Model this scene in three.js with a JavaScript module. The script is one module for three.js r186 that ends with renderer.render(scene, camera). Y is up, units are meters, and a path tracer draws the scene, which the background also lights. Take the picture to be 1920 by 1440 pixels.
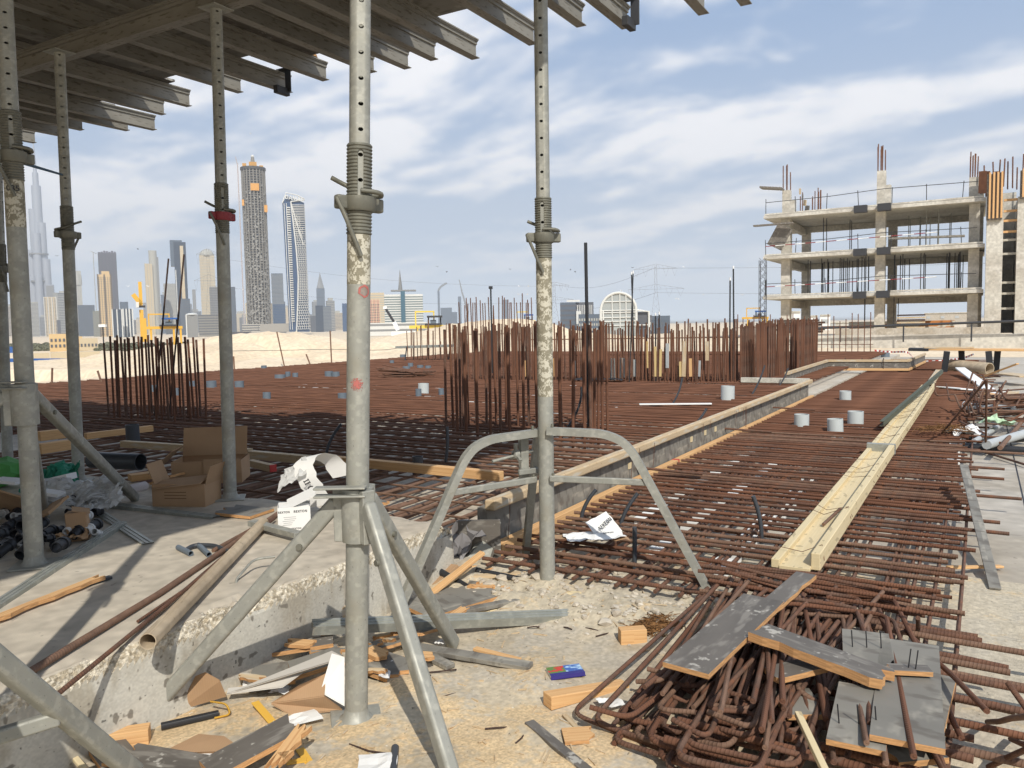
import * as THREE from 'three';
import { mergeGeometries, toCreasedNormals } from 'three/addons/utils/BufferGeometryUtils.js';
import { RoundedBoxGeometry } from 'three/addons/geometries/RoundedBoxGeometry.js';
import { Brush, Evaluator, SUBTRACTION } from 'three-bvh-csg';
import { FontLoader } from 'three/addons/loaders/FontLoader.js';
import { TextGeometry } from 'three/addons/geometries/TextGeometry.js';

// ---------- camera ----------
const V3 = (x, y, z) => new THREE.Vector3(x, y, z), { sin, cos, PI, abs, min, max, floor, sqrt, atan2, hypot } = Math;
const EYE = 1.5, FOC = 1500, PITCH = Math.atan((720 - 609) / FOC), ROLL = 1.1 * PI / 180;
const scene = new THREE.Scene();
const camera = new THREE.PerspectiveCamera(2 * Math.atan(720 / FOC) * 180 / PI, 4 / 3, 0.1, 30000);
camera.position.set(0, EYE, 0);
camera.rotation.order = 'YXZ';
camera.rotation.set(-PITCH, 0, -ROLL);
camera.updateMatrixWorld(true);
const renderer = new THREE.WebGLRenderer({ antialias: true });
renderer.toneMapping = THREE.LinearToneMapping;
renderer.toneMappingExposure = 0.97;
renderer.shadowMap.enabled = true;

// site grid: U runs away along the formwork lines, VV across them
const U = V3(0.50597, 0, -0.86255), VV = V3(0.86255, 0, 0.50597), TH = Math.atan2(0.86255, 0.50597);
const g = (u, v, y = 0) => V3(U.x * u + VV.x * v, y, U.z * u + VV.z * v);
const camR = V3(1, 0, 0).applyQuaternion(camera.quaternion), camU = V3(0, 1, 0).applyQuaternion(camera.quaternion), camF = V3(0, 0, -1).applyQuaternion(camera.quaternion);
const sight = (x, y) => camF.clone().addScaledVector(camR, (x - 960) / FOC).addScaledVector(camU, (720 - y) / FOC);
const at = (x, y, d) => V3(0, EYE, 0).addScaledVector(sight(x, y), d);                 // survey: point at a depth
const on = (x, y, h = 0) => { const s = sight(x, y); return V3(0, EYE, 0).addScaledVector(s, (h - EYE) / s.y); };   // survey: point on a level

// ---------- seeded random and noise ----------
let seed = 7;
const rnd = () => { seed = (seed * 1664525 + 1013904223) >>> 0; return seed / 4294967296; };
const rr = (a, b) => a + (b - a) * rnd(), pick = (a) => a[floor(rnd() * a.length)];
const HT = new Float32Array(65536); for (let i = 0; i < 65536; i++) HT[i] = rnd();
const hsh = (x, y, s) => HT[((x * 73856093) ^ (y * 19349663) ^ (s * 83492791)) & 65535];
const sm = (t) => t * t * (3 - 2 * t), lerp = (a, b, t) => a + (b - a) * t, clamp = (x, a = 0, b = 1) => x < a ? a : x > b ? b : x, sstep = (a, b, x) => sm(clamp((x - a) / (b - a)));
function vn(x, y, p, s) {                                                               // value noise, period p cells (0: none)
  const ix = floor(x), iy = floor(y), fx = sm(x - ix), fy = sm(y - iy), w = p ? (k) => ((k % p) + p) % p : (k) => k;
  const x0 = w(ix), x1 = w(ix + 1), y0 = w(iy), y1 = w(iy + 1);
  return lerp(lerp(hsh(x0, y0, s), hsh(x1, y0, s), fx), lerp(hsh(x0, y1, s), hsh(x1, y1, s), fx), fy);
}
function fbm(x, y, p, o, s = 1, gain = 0.5) { let a = 1, t = 0, n = 0; for (let i = 0; i < o; i++) { t += a * vn(x, y, p, s + i * 7); n += a; a *= gain; x *= 2; y *= 2; p *= 2; } return t / n; }

// ---------- sky: hazy air with streaks of thin high cloud ----------
const SUN = U.clone().multiplyScalar(-0.83).addScaledVector(VV, 0.75).add(V3(0, 1, 0)).normalize();
{
  const W = 2048, H = 1024, d = new Float32Array(W * H * 4);
  for (let j = 0; j < H; j++) {
    const el = ((j + 0.5) / H - 0.5) * PI, y = sin(el), ce = cos(el);
    for (let i = 0; i < W; i++) {
      const az = ((i + 0.5) / W - 0.5) * 2 * PI, x = cos(az) * ce, z = sin(az) * ce;
      const t = Math.exp(-max(0, y) * 3.7), cs = max(0, x * SUN.x + y * SUN.y + z * SUN.z);
      let c = [lerp(0.05, 0.96, t), lerp(0.23, 1.06, t), lerp(0.57, 1.16, t)];
      const glow = 0.25 * Math.pow(cs, 6);
      c = [c[0] + glow, c[1] + glow * 0.95, c[2] + glow * 0.85];
      if (y > 0) {
        const k = 1 / (y + 0.16), px = x * k, pz = z * k, a = 0.62, qx = px * cos(a) + pz * sin(a), qz = -px * sin(a) + pz * cos(a);
        const w1 = fbm(qx * 1.1 + 3.1, qz * 1.1 + 9.2, 0, 3, 51), n = fbm(qx * 0.75 + w1 * 1.6, qz * 2.3 + w1 * 1.2, 0, 5, 11, 0.52), n2 = fbm(qx * 3.2 + 5, qz * 6.0 + w1 * 3, 0, 5, 31, 0.58);
        const n3 = fbm(qx * 7 + w1 * 4, qz * 9 + 3, 0, 4, 91, 0.6), cl = clamp(sstep(0.42, 0.60, n * 0.66 + n2 * 0.22 + n3 * 0.12) * (0.72 + 0.5 * n3) + 0.02), lum = [1.14, 1.14, 1.17];
        for (let q = 0; q < 3; q++) c[q] = lerp(c[q], lum[q], cl * sstep(0.0, 0.14, y) * (0.2 + 0.8 * Math.exp(-2.2 * max(0, y - 0.3))));
      } else c = [0.40, 0.40, 0.39];
      const o = (j * W + i) * 4; d[o] = c[0]; d[o + 1] = c[1]; d[o + 2] = c[2]; d[o + 3] = 1;
    }
  }
  const sky = new THREE.DataTexture(d, W, H, THREE.RGBAFormat, THREE.FloatType);
  sky.mapping = THREE.EquirectangularReflectionMapping; sky.magFilter = sky.minFilter = THREE.LinearFilter; sky.needsUpdate = true;
  scene.background = sky; scene.environment = sky;
}
// ---------- sun ----------
const sun = new THREE.DirectionalLight(new THREE.Color(1.0, 0.95, 0.86), 5.0);
sun.position.copy(SUN).multiplyScalar(60).add(g(8, -4)); sun.target.position.copy(g(8, -4)); sun.castShadow = true;
Object.assign(sun.shadow.camera, { left: -60, right: 60, top: 60, bottom: -60, near: 1, far: 200 }); sun.shadow.mapSize.set(4096, 4096);
sun.name = 'sun'; sun.target.name = 'sun_target';
scene.add(sun, sun.target);
scene.fog = new THREE.FogExp2(new THREE.Color(0.9, 0.95, 1.0), 1.5e-4);

// ---------- building helpers ----------
const taken = {};
const numbered = (n) => { const k = taken[n] = (taken[n] ?? -1) + 1; return k ? n + '_' + String(k).padStart(3, '0') : n; };
const finish = (m) => { m.castShadow = m.receiveShadow = true; return m; };
const tri = (p) => p.isVector3 ? [p.x, p.y, p.z] : p;
function tag(o, label, category, group) { o.userData.label = label; o.userData.category = category; if (group) o.userData.group = group; o.userData.kind ??= 'thing'; return o; }
function thing(name, label, category, pos = [0, 0, 0], ry = 0, group) { const o = new THREE.Group(); o.name = numbered(name); scene.add(o); o.position.set(...tri(pos)); o.rotation.y = ry; return tag(o, label, category, group); }
function part(parent, name, geo, mat, pos, rot) { const m = finish(new THREE.Mesh(geo, mat)); m.name = name; if (pos) m.position.set(...tri(pos)); if (rot) m.rotation.set(...rot); parent.add(m); return m; }
function solo(name, label, category, geo, mat, pos = [0, 0, 0], rot = [0, 0, 0], group) { const m = finish(new THREE.Mesh(geo, mat)); m.name = numbered(name); m.position.set(...tri(pos)); m.rotation.set(...rot); scene.add(m); return tag(m, label, category, group); }
function struct(name, geo, mat, pos) { const m = finish(new THREE.Mesh(geo, mat)); m.name = numbered(name); if (pos) m.position.set(...tri(pos)); m.userData.kind = 'structure'; scene.add(m); return m; }
const stuff = (m) => { m.userData.kind = 'stuff'; return m; };
function aim(o, A, B, roll = 0) {                                                       // local x from A to B, y upward, origin midway
  const X = B.clone().sub(A).normalize(), up = abs(X.y) > 0.95 ? V3(1, 0, 0) : V3(0, 1, 0), Y = up.addScaledVector(X, -up.dot(X)).normalize(), Z = X.clone().cross(Y);
  o.quaternion.setFromRotationMatrix(new THREE.Matrix4().makeBasis(X, Y, Z)).multiply(new THREE.Quaternion().setFromAxisAngle(V3(1, 0, 0), roll));
  o.position.copy(A).add(B).multiplyScalar(0.5); return o;
}
// uv in metres from the side each face turns to
function uvBox(geo, along = 'x') {
  if (geo.index) geo = geo.toNonIndexed();
  const p = geo.attributes.position, n = p.count, uv = new Float32Array(n * 2), a = V3(), b = V3(), c = V3(), N = V3();
  for (let i = 0; i < n; i += 3) {
    a.fromBufferAttribute(p, i); b.fromBufferAttribute(p, i + 1); c.fromBufferAttribute(p, i + 2); N.copy(b).sub(a).cross(c.clone().sub(a));
    const ax = abs(N.x), ay = abs(N.y), az = abs(N.z);
    [a, b, c].forEach((q, k) => {
      let s, t; if (ay >= ax && ay >= az) { s = q.x; t = q.z; } else if (az >= ax) { s = q.x; t = q.y; } else { s = q.z; t = q.y; }
      if (along === 'y' && !(ay >= ax && ay >= az)) [s, t] = [t, s]; if (along === 'z' && ay >= ax && ay >= az) [s, t] = [t, s];
      uv[(i + k) * 2] = s; uv[(i + k) * 2 + 1] = t;
    });
  }
  geo.setAttribute('uv', new THREE.BufferAttribute(uv, 2)); return geo;
}
const box = (w, h, d, x = 0, y = 0, z = 0) => uvBox(new THREE.BoxGeometry(w, h, d).translate(x, y, z));
const rbox = (w, h, d, r = 0.004) => uvBox(new RoundedBoxGeometry(w, h, d, 1, min(r, w / 3, h / 3, d / 3)));
function keep(geo) { geo = geo.index ? geo.toNonIndexed() : geo; for (const k of Object.keys(geo.attributes)) if (!['position', 'normal', 'uv'].includes(k)) geo.deleteAttribute(k); geo.clearGroups(); return geo; }
const merge = (l) => mergeGeometries(l.map(keep));
// round bar or pipe along points; uv: around and along, in metres
function tube(pts, r, sides = 8, caps = true, taper) {
  const P = [], UVs = [], I = [], n = pts.length, T = pts.map((p, i) => pts[min(n - 1, i + 1)].clone().sub(pts[max(0, i - 1)]).normalize());
  let N = abs(T[0].y) > 0.9 ? V3(1, 0, 0) : V3(0, 1, 0), L = 0; N.addScaledVector(T[0], -N.dot(T[0])).normalize();
  for (let i = 0; i < n; i++) {
    if (i) { L += pts[i].distanceTo(pts[i - 1]); N = N.clone().addScaledVector(T[i], -N.dot(T[i])).normalize(); }
    const B = T[i].clone().cross(N), R = taper ? taper(i / (n - 1)) * r : r;
    for (let k = 0; k <= sides; k++) { const a = k / sides * 2 * PI + (sides === 4 ? PI / 4 : 0), q = pts[i].clone().addScaledVector(N, cos(a) * R).addScaledVector(B, sin(a) * R); P.push(q.x, q.y, q.z); UVs.push(L, k / sides * 2 * PI * R); }
  }
  for (let i = 0; i < n - 1; i++) for (let k = 0; k < sides; k++) { const a = i * (sides + 1) + k, b = a + sides + 1; I.push(a, a + 1, b, b, a + 1, b + 1); }
  const nv = P.length / 3;
  if (caps) for (const e of [0, n - 1]) {
    const c = P.length / 3; P.push(pts[e].x, pts[e].y, pts[e].z); UVs.push(0, 0);
    for (let k = 0; k <= sides; k++) { const o = (e * (sides + 1) + k) * 3; P.push(P[o], P[o + 1], P[o + 2]); UVs.push(k * 0.003, 0.003); }
    for (let k = 0; k < sides; k++) e ? I.push(c, c + 2 + k, c + 1 + k) : I.push(c, c + 1 + k, c + 2 + k);
  }
  const geo = new THREE.BufferGeometry(); geo.setAttribute('position', new THREE.Float32BufferAttribute(P, 3)); geo.setAttribute('uv', new THREE.Float32BufferAttribute(UVs, 2)); geo.setIndex(I); geo.computeVertexNormals(); return geo;
}
function fillet(pts, r, n = 4) {                                                        // rounds the corners of a polyline
  const o = [pts[0]];
  for (let i = 1; i < pts.length - 1; i++) {
    const a = pts[i - 1].clone().sub(pts[i]), b = pts[i + 1].clone().sub(pts[i]), d = min(r, a.length() * 0.45, b.length() * 0.45), A = pts[i].clone().addScaledVector(a.normalize(), d), B = pts[i].clone().addScaledVector(b.normalize(), d);
    for (let k = 0; k <= n; k++) { const t = k / n; o.push(A.clone().multiplyScalar((1 - t) * (1 - t)).addScaledVector(pts[i], 2 * t * (1 - t)).addScaledVector(B, t * t)); }
  }
  o.push(pts[pts.length - 1]); return o;
}
function pipe(len, R, r, sides = 20) {                                                  // hollow pipe, axis y, base at 0
  const s = [[R, 0], [R, len], [r, len], [r, 0], [R, 0]].map(([a, b]) => new THREE.Vector2(a, b));
  const gg = toCreasedNormals(new THREE.LatheGeometry(s, sides), 0.8), p = gg.attributes.position, uv = gg.attributes.uv;
  for (let i = 0; i < p.count; i++) uv.setXY(i, p.getY(i), atan2(p.getZ(i), p.getX(i)) * R); return gg;
}
function lathe(pr, sides = 20) { const gg = toCreasedNormals(new THREE.LatheGeometry(pr.map(([a, b]) => new THREE.Vector2(a, b)), sides), 0.7), p = gg.attributes.position, uv = gg.attributes.uv; for (let i = 0; i < p.count; i++) uv.setXY(i, p.getY(i), atan2(p.getZ(i), p.getX(i)) * 0.05); return gg; }
// flat sheet from an outline in x,z with thickness up from y = 0; groups: faces, edges
function sheet(out, t) {
  const s = new THREE.Shape(out.map(([x, z]) => new THREE.Vector2(x, -z))), e = new THREE.ExtrudeGeometry(s, { depth: t, bevelEnabled: false }).rotateX(-PI / 2), gr = e.groups.map((q) => ({ ...q }));
  const r = uvBox(e); r.clearGroups(); const ou = rnd(), ov = rnd(), ua = r.attributes.uv; for (let i = 0; i < ua.count; i++) ua.setXY(i, ua.getX(i) + ou, ua.getY(i) + ov); gr.forEach((q) => r.addGroup(q.start, q.count, q.materialIndex)); r.computeVertexNormals(); return r;
}
// outline of a sawn board; ends ragged by `rag`, one end may be snapped
function boardOut(L, W, rag0 = 0, rag1 = 0, edge = 0) {
  const o = [], n = 7; const a = -L / 2, b = L / 2;
  for (let i = 0; i <= n; i++) o.push([a + rag0 * (rnd() - 0.2), -W / 2 + W * i / n]);
  if (edge) for (let i = 1; i < 8; i++) o.push([lerp(a, b, i / 8), W / 2 - edge * rnd()]);
  for (let i = n; i >= 0; i--) o.push([b - rag1 * (rnd() - 0.2), -W / 2 + W * i / n]);
  return rag0 || rag1 || edge ? o : [[a, -W / 2], [a, W / 2], [b, W / 2], [b, -W / 2]];
}
function crumple(w, d, amp, s, nx = 10, nz = 8) {                                       // paper or foil with creases
  const q = new THREE.PlaneGeometry(w, d, nx, nz).rotateX(-PI / 2), p = q.attributes.position;
  const rg = (x, z, f) => abs(2 * vn(x / w * f + s * 3.1, z / d * f + s, 0, s) - 1); for (let i = 0; i < p.count; i++) { const x = p.getX(i), z = p.getZ(i), e = min(1, 2.2 * (1 - max(abs(x) / w, abs(z) / d) * 1.4)); p.setXYZ(i, x + amp * 0.35 * (hsh(i, s, 5) - 0.5), amp * (0.9 * rg(x, z, 2.2) + 0.5 * rg(z, x, 5) + 0.25 * rg(x, z, 11)) * (0.5 + 0.5 * e), z + amp * 0.35 * (hsh(i, s, 9) - 0.5)); }
  const r = q.toNonIndexed(); r.computeVertexNormals(); return r;
}

// ---------- textures ----------
function tex(W, H, fn, rep = 1, repY = rep, color = true) {
  const d = new Uint8Array(W * H * 4);
  for (let j = 0; j < H; j++) for (let i = 0; i < W; i++) { const c = fn(i / W, j / H, i, j), o = (j * W + i) * 4; if (typeof c === 'number') d[o] = d[o + 1] = d[o + 2] = clamp(c) * 255; else { d[o] = clamp(c[0], 0, 255); d[o + 1] = clamp(c[1], 0, 255); d[o + 2] = clamp(c[2], 0, 255); } d[o + 3] = 255; }
  const t = new THREE.DataTexture(d, W, H); t.wrapS = t.wrapT = THREE.RepeatWrapping; t.magFilter = THREE.LinearFilter; t.minFilter = THREE.LinearMipmapLinearFilter; t.generateMipmaps = true; if (color) t.colorSpace = THREE.SRGBColorSpace; t.repeat.set(rep, repY); t.needsUpdate = true; return t;
}
const mul = (c, k) => [c[0] * k, c[1] * k, c[2] * k], mixc = (a, b, t) => [lerp(a[0], b[0], t), lerp(a[1], b[1], t), lerp(a[2], b[2], t)];
const M = (o) => new THREE.MeshStandardMaterial({ roughness: 0.9, metalness: 0, ...o });
const speck = (x, y, f, s, th) => vn(x * f, y * f, f, s) > th ? 1 : 0;
function concTex(base, dark, light, S = 512, k = 1) { return tex(S, S, (x, y) => { const n = fbm(x * 4, y * 4, 4, 5, 3), f = fbm(x * 64, y * 64, 64, 2, 9); let c = mixc(dark, base, sstep(0.25, 0.6, n)); c = mixc(c, light, sstep(0.55, 0.8, fbm(x * 7, y * 7, 7, 4, 23)) * 0.7); c = mul(c, 0.9 + 0.2 * f); if (speck(x, y, 120, 41, 0.96)) c = mul(c, 0.82); return c; }, k); }
const grainBump = (f, k) => tex(512, 512, (x, y) => 0.6 * fbm(x * f, y * f, f, 4, 71) + 0.4 * fbm(x * f * 6, y * f * 6, f * 6, 2, 77), k, k, false);
const bumpConc = grainBump(24, 1.3);
const T = {
  slab: concTex([188, 178, 161], [174, 163, 146], [195, 187, 173], 512, 0.31),
  formed: tex(1024, 512, (x, y) => { const n = fbm(x * 6, y * 3, 6, 5, 503); let c = mixc([172, 167, 155], [196, 192, 180], sstep(0.3, 0.65, n)); c = mixc(c, [150, 140, 122], sstep(0.52, 0.72, fbm(x * 24, y * 3, 24, 4, 505)) * 0.55); const sc = fbm(x * 60, y * 26, 26, 3, 507); c = mixc(c, [104, 98, 88], sstep(0.7, 0.78, sc) * 0.7); if (vn(x * 160, y * 80, 80, 509) > 0.965) c = mul(c, 0.6); return mul(c, 0.95 + 0.1 * vn(x * 300, y * 150, 150, 511)); }, 0.5, 1),
  broken: tex(256, 256, (x, y) => { const k = vn(x * 30, y * 30, 30, 521), f = fbm(x * 50, y * 50, 50, 2, 523); return mul(mixc([176, 164, 142], [214, 205, 186], sstep(0.35, 0.75, k)), 0.75 + 0.5 * f); }, 3),
  wall: concTex([192, 187, 174], [174, 168, 154], [202, 198, 186], 512, 0.8),
  grey: concTex([178, 170, 157], [164, 154, 138], [188, 181, 169], 512, 0.2),
  bldg: concTex([196, 192, 181], [178, 172, 160], [208, 204, 195], 512, 0.12),
  sand: tex(512, 512, (x, y) => mul(mixc([208, 186, 154], [232, 214, 186], fbm(x * 6, y * 6, 6, 6, 61)), 0.92 + 0.16 * fbm(x * 80, y * 80, 80, 2, 5)), 0.09),
  rust: tex(256, 256, (x, y) => { const n = fbm(x * 3, y * 6, 3, 5, 15); let c = mixc([74, 50, 39], [116, 82, 63], n); c = mixc(c, [100, 80, 68], sstep(0.5, 0.75, fbm(x * 4, y * 3, 4, 3, 215)) * 0.7); c = mixc(c, [138, 84, 52], sstep(0.62, 0.78, fbm(x * 9, y * 5, 9, 3, 216)) * 0.6); return mul(c, 0.9 + 0.2 * vn(x * 40, y * 40, 40, 7)); }, 1.3, 1.7),
  rustPale: tex(256, 256, (x, y) => mul(mixc([94, 70, 56], [130, 101, 82], fbm(x * 4, y * 4, 4, 5, 19)), 0.9 + 0.2 * vn(x * 40, y * 40, 40, 17)), 0.9),
  rustRed: tex(256, 256, (x, y) => mixc([88, 57, 41], [124, 84, 62], fbm(x * 4, y * 4, 4, 5, 29)), 0.8),
  rib: tex(64, 64, (x, y) => { const q = ((x * 4 + y * 1) % 1); return sstep(0.15, 0.35, q) * (1 - sstep(0.5, 0.7, q)); }, 12, 12.7, false),
  galv: tex(512, 512, (x, y) => { const n = fbm(x * 5, y * 5, 5, 5, 33), s = fbm(x * 22, y * 22, 22, 3, 35); let c = mixc([142, 142, 134], [174, 173, 163], n); c = mixc(c, [198, 195, 182], sstep(0.5, 0.8, s) * 0.35); c = mixc(c, [152, 143, 122], sstep(0.5, 0.8, fbm(x * 3, y * 3, 3, 5, 91)) * 0.4); if (speck(x, y, 80, 37, 0.95)) c = mul(c, 0.82); return c; }, 2.2),
  galvR: tex(256, 256, (x, y) => 0.42 + 0.4 * fbm(x * 8, y * 8, 8, 4, 133), 2.2, 2.2, false),
  splash: tex(512, 512, (x, y) => { const n = fbm(x * 16, y * 16, 16, 5, 44), b = fbm(x * 60, y * 60, 60, 2, 45); let c = mixc([150, 144, 124], [120, 114, 98], b); if (n * 0.6 + b * 0.4 > 0.52) c = mixc(c, [212, 207, 190], 0.8); return c; }, 2.6),
  alu: tex(512, 128, (x, y) => { const n = fbm(x * 6, y * 3, 6, 5, 53), w = fbm(x * 20, y * 20, 20, 3, 54); let c = mixc([120, 116, 106], [154, 150, 140], n); c = mixc(c, [84, 74, 62], sstep(0.62, 0.8, w) * 0.6); return c; }, 0.8, 4),
  film: tex(512, 512, (x, y) => { const n = fbm(x * 3, y * 6, 3, 5, 63), s = fbm(x * 12, y * 40, 12, 3, 64); let c = mixc([86, 81, 75], [124, 118, 110], n); c = mixc(c, [150, 145, 136], sstep(0.5, 0.78, s) * 0.6); const sp = fbm(x * 44, y * 44, 44, 3, 66) * 0.6 + fbm(x * 7, y * 7, 7, 3, 67) * 0.4; c = mixc(c, [190, 186, 176], sstep(0.62, 0.72, sp) * 0.8); return c; }, 1.1),
  film2: tex(512, 512, (x, y) => { const n = fbm(x * 5, y * 3, 5, 5, 163); let c = mixc([112, 109, 102], [144, 140, 130], n); c = mixc(c, [172, 166, 152], sstep(0.6, 0.8, fbm(x * 8, y * 14, 8, 4, 164)) * 0.6); c = mixc(c, [92, 86, 78], sstep(0.58, 0.75, fbm(x * 20, y * 9, 9, 4, 165)) * 0.6); return c; }, 1.0),
  ply: tex(128, 64, (x, y) => mul(mixc([206, 162, 112], [170, 122, 76], sm((y * 5) % 1 > 0.5 ? 0.85 : 0.15)), 0.85 + 0.3 * fbm(x * 16, y * 4, 4, 3, 72)), 2, 55),
  pine: tex(512, 128, (x, y) => { const n = fbm(x * 3 + 0.0, y * 24, 3, 4, 82), gg = vn(x * 2, y * 40 + 3 * vn(x * 4, y * 3, 4, 83), 0, 84); let c = mixc([204, 158, 106], [224, 186, 136], n); c = mixc(c, [176, 124, 78], sstep(0.6, 0.9, gg) * 0.5); return c; }, 1.2, 7),
  pineDust: tex(512, 128, (x, y) => { const n = fbm(x * 4, y * 16, 4, 4, 182); let c = mixc([180, 156, 122], [208, 188, 156], n); c = mixc(c, [196, 190, 176], sstep(0.5, 0.75, fbm(x * 6, y * 6, 6, 4, 183)) * 0.8); if (speck(x, y, 24, 184, 0.93)) c = [150, 112, 78]; return c; }, 1, 6),
  chan: tex(512, 128, (x, y) => { const n = fbm(x * 3, y * 16, 3, 4, 282); let c = mixc([202, 183, 140], [222, 205, 168], n); if (fbm(x * 20, y * 6, 20, 2, 283) > 0.76) c = mul(c, 0.85); return c; }, 0.7, 5),
  card: tex(256, 256, (x, y) => mul(mixc([160, 128, 96], [178, 146, 112], fbm(x * 4, y * 4, 4, 4, 92)), 0.98 + 0.02 * (((x * 60) % 1) > 0.5 ? 1 : 0)), 2),
  coir: tex(128, 128, (x, y) => mixc([96, 66, 38], [160, 118, 72], fbm(x * 30, y * 8, 8, 3, 12)), 4),
};
const mat = {
  slab: M({ map: T.slab, bumpMap: bumpConc, bumpScale: 0.0012 }), wall: M({ map: T.wall, bumpMap: bumpConc, bumpScale: 0.002 }), grey: M({ map: T.grey, bumpMap: bumpConc, bumpScale: 0.0015 }),
  formed: M({ map: T.formed, bumpMap: bumpConc, bumpScale: 0.0015 }), broken: M({ map: T.broken, bumpMap: grainBump(40, 3), bumpScale: 0.008 }), bldg: M({ map: T.bldg }), sand: M({ map: T.sand, roughness: 1 }),
  rust: M({ map: T.rust, bumpMap: T.rib, bumpScale: 0.0013, roughness: 0.85 }), rustPale: M({ map: T.rustPale, bumpMap: T.rib, bumpScale: 0.0013, roughness: 0.85 }), rustFar: M({ map: T.rustRed, roughness: 0.9 }), rustRed: M({ map: T.rustRed, roughness: 0.9, bumpMap: T.rib, bumpScale: 0.0016 }), rustDark: M({ color: new THREE.Color(0.055, 0.032, 0.024), roughness: 0.85, bumpMap: T.rib, bumpScale: 0.002 }),
  galv: M({ map: T.galv, roughnessMap: T.galvR, roughness: 1, metalness: 0.35 }), splash: M({ map: T.splash, roughness: 0.85 }), iron: M({ map: T.galv, color: new THREE.Color(0.55, 0.54, 0.5), metalness: 0.4, roughness: 0.6 }), zinc: M({ map: T.galv, color: new THREE.Color(1.0, 1.03, 1.05), metalness: 0.35, roughness: 0.42 }),
  darkIron: M({ color: new THREE.Color(0.035, 0.036, 0.04), roughness: 0.6 }), redIron: M({ color: new THREE.Color(0.25, 0.03, 0.04), roughness: 0.6 }),
  alu: M({ map: T.alu, roughness: 0.6, metalness: 0.15 }),
  film: M({ map: T.film, roughness: 0.62 }), film2: M({ map: T.film2, roughness: 0.75 }), ply: M({ map: T.ply }),
  pine: M({ map: T.pine, roughness: 0.8 }), pineDust: M({ map: T.pineDust }), chan: M({ map: T.chan, roughness: 0.8 }),
  card: M({ map: T.card, side: THREE.DoubleSide }), paper: M({ color: new THREE.Color(0.78, 0.77, 0.74), side: THREE.DoubleSide }), coir: M({ map: T.coir }),
  pvc: M({ color: new THREE.Color(0.42, 0.44, 0.44), roughness: 0.5 }), pvcTan: M({ map: T.slab, color: new THREE.Color(0.95, 0.86, 0.74), roughness: 0.7 }), pvcDark: M({ color: new THREE.Color(0.045, 0.05, 0.058), roughness: 0.45 }), pvcBlue: M({ color: new THREE.Color(0.13, 0.16, 0.19), roughness: 0.55 }),
  black: M({ color: new THREE.Color(0.02, 0.021, 0.024), roughness: 0.55 }), yellow: M({ color: new THREE.Color(0.72, 0.42, 0.06), roughness: 0.6 }), white: M({ color: new THREE.Color(0.78, 0.78, 0.76) }),
  plastic: new THREE.MeshPhysicalMaterial({ color: new THREE.Color(0.7, 0.7, 0.68), roughness: 0.75, transmission: 0.35, side: THREE.DoubleSide }),
  green: M({ color: new THREE.Color(0.02, 0.22, 0.13), roughness: 0.6, side: THREE.DoubleSide }), green2: M({ color: new THREE.Color(0.08, 0.3, 0.07), roughness: 0.8 }), red: M({ color: new THREE.Color(0.5, 0.05, 0.04), roughness: 0.7 }),
  craneYellow: M({ color: new THREE.Color(0.62, 0.36, 0.05), roughness: 0.6 }), craneYellow2: M({ color: new THREE.Color(0.72, 0.52, 0.08), roughness: 0.6 }), blue: M({ color: new THREE.Color(0.02, 0.09, 0.30), roughness: 0.6 }),
};
const filmPly = [mat.film, mat.ply], film2Ply = [mat.film2, mat.ply], rawPly = [mat.pine, mat.ply], dustPly = [mat.pineDust, mat.ply];

// ================= the setting =================
const gridGeo = (us, vs, fn) => {                                                       // sheet over lists of u and v; fn(u, v) -> world point
  const P = [], I = [], n = vs.length; for (const u of us) for (const v of vs) { const p = fn(u, v); P.push(p.x, p.y, p.z); }
  for (let i = 0; i < us.length - 1; i++) for (let j = 0; j < n - 1; j++) { const a = i * n + j, b = a + n; I.push(a, a + 1, b, b, a + 1, b + 1); }
  const q = new THREE.BufferGeometry(); q.setAttribute('position', new THREE.Float32BufferAttribute(P, 3)); q.setIndex(I); q.computeVertexNormals(); return q;
};
const steps = (a, b, d) => { const n = max(1, Math.ceil((b - a) / d)), o = []; for (let i = 0; i <= n; i++) o.push(lerp(a, b, i / n)); return o; };
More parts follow.
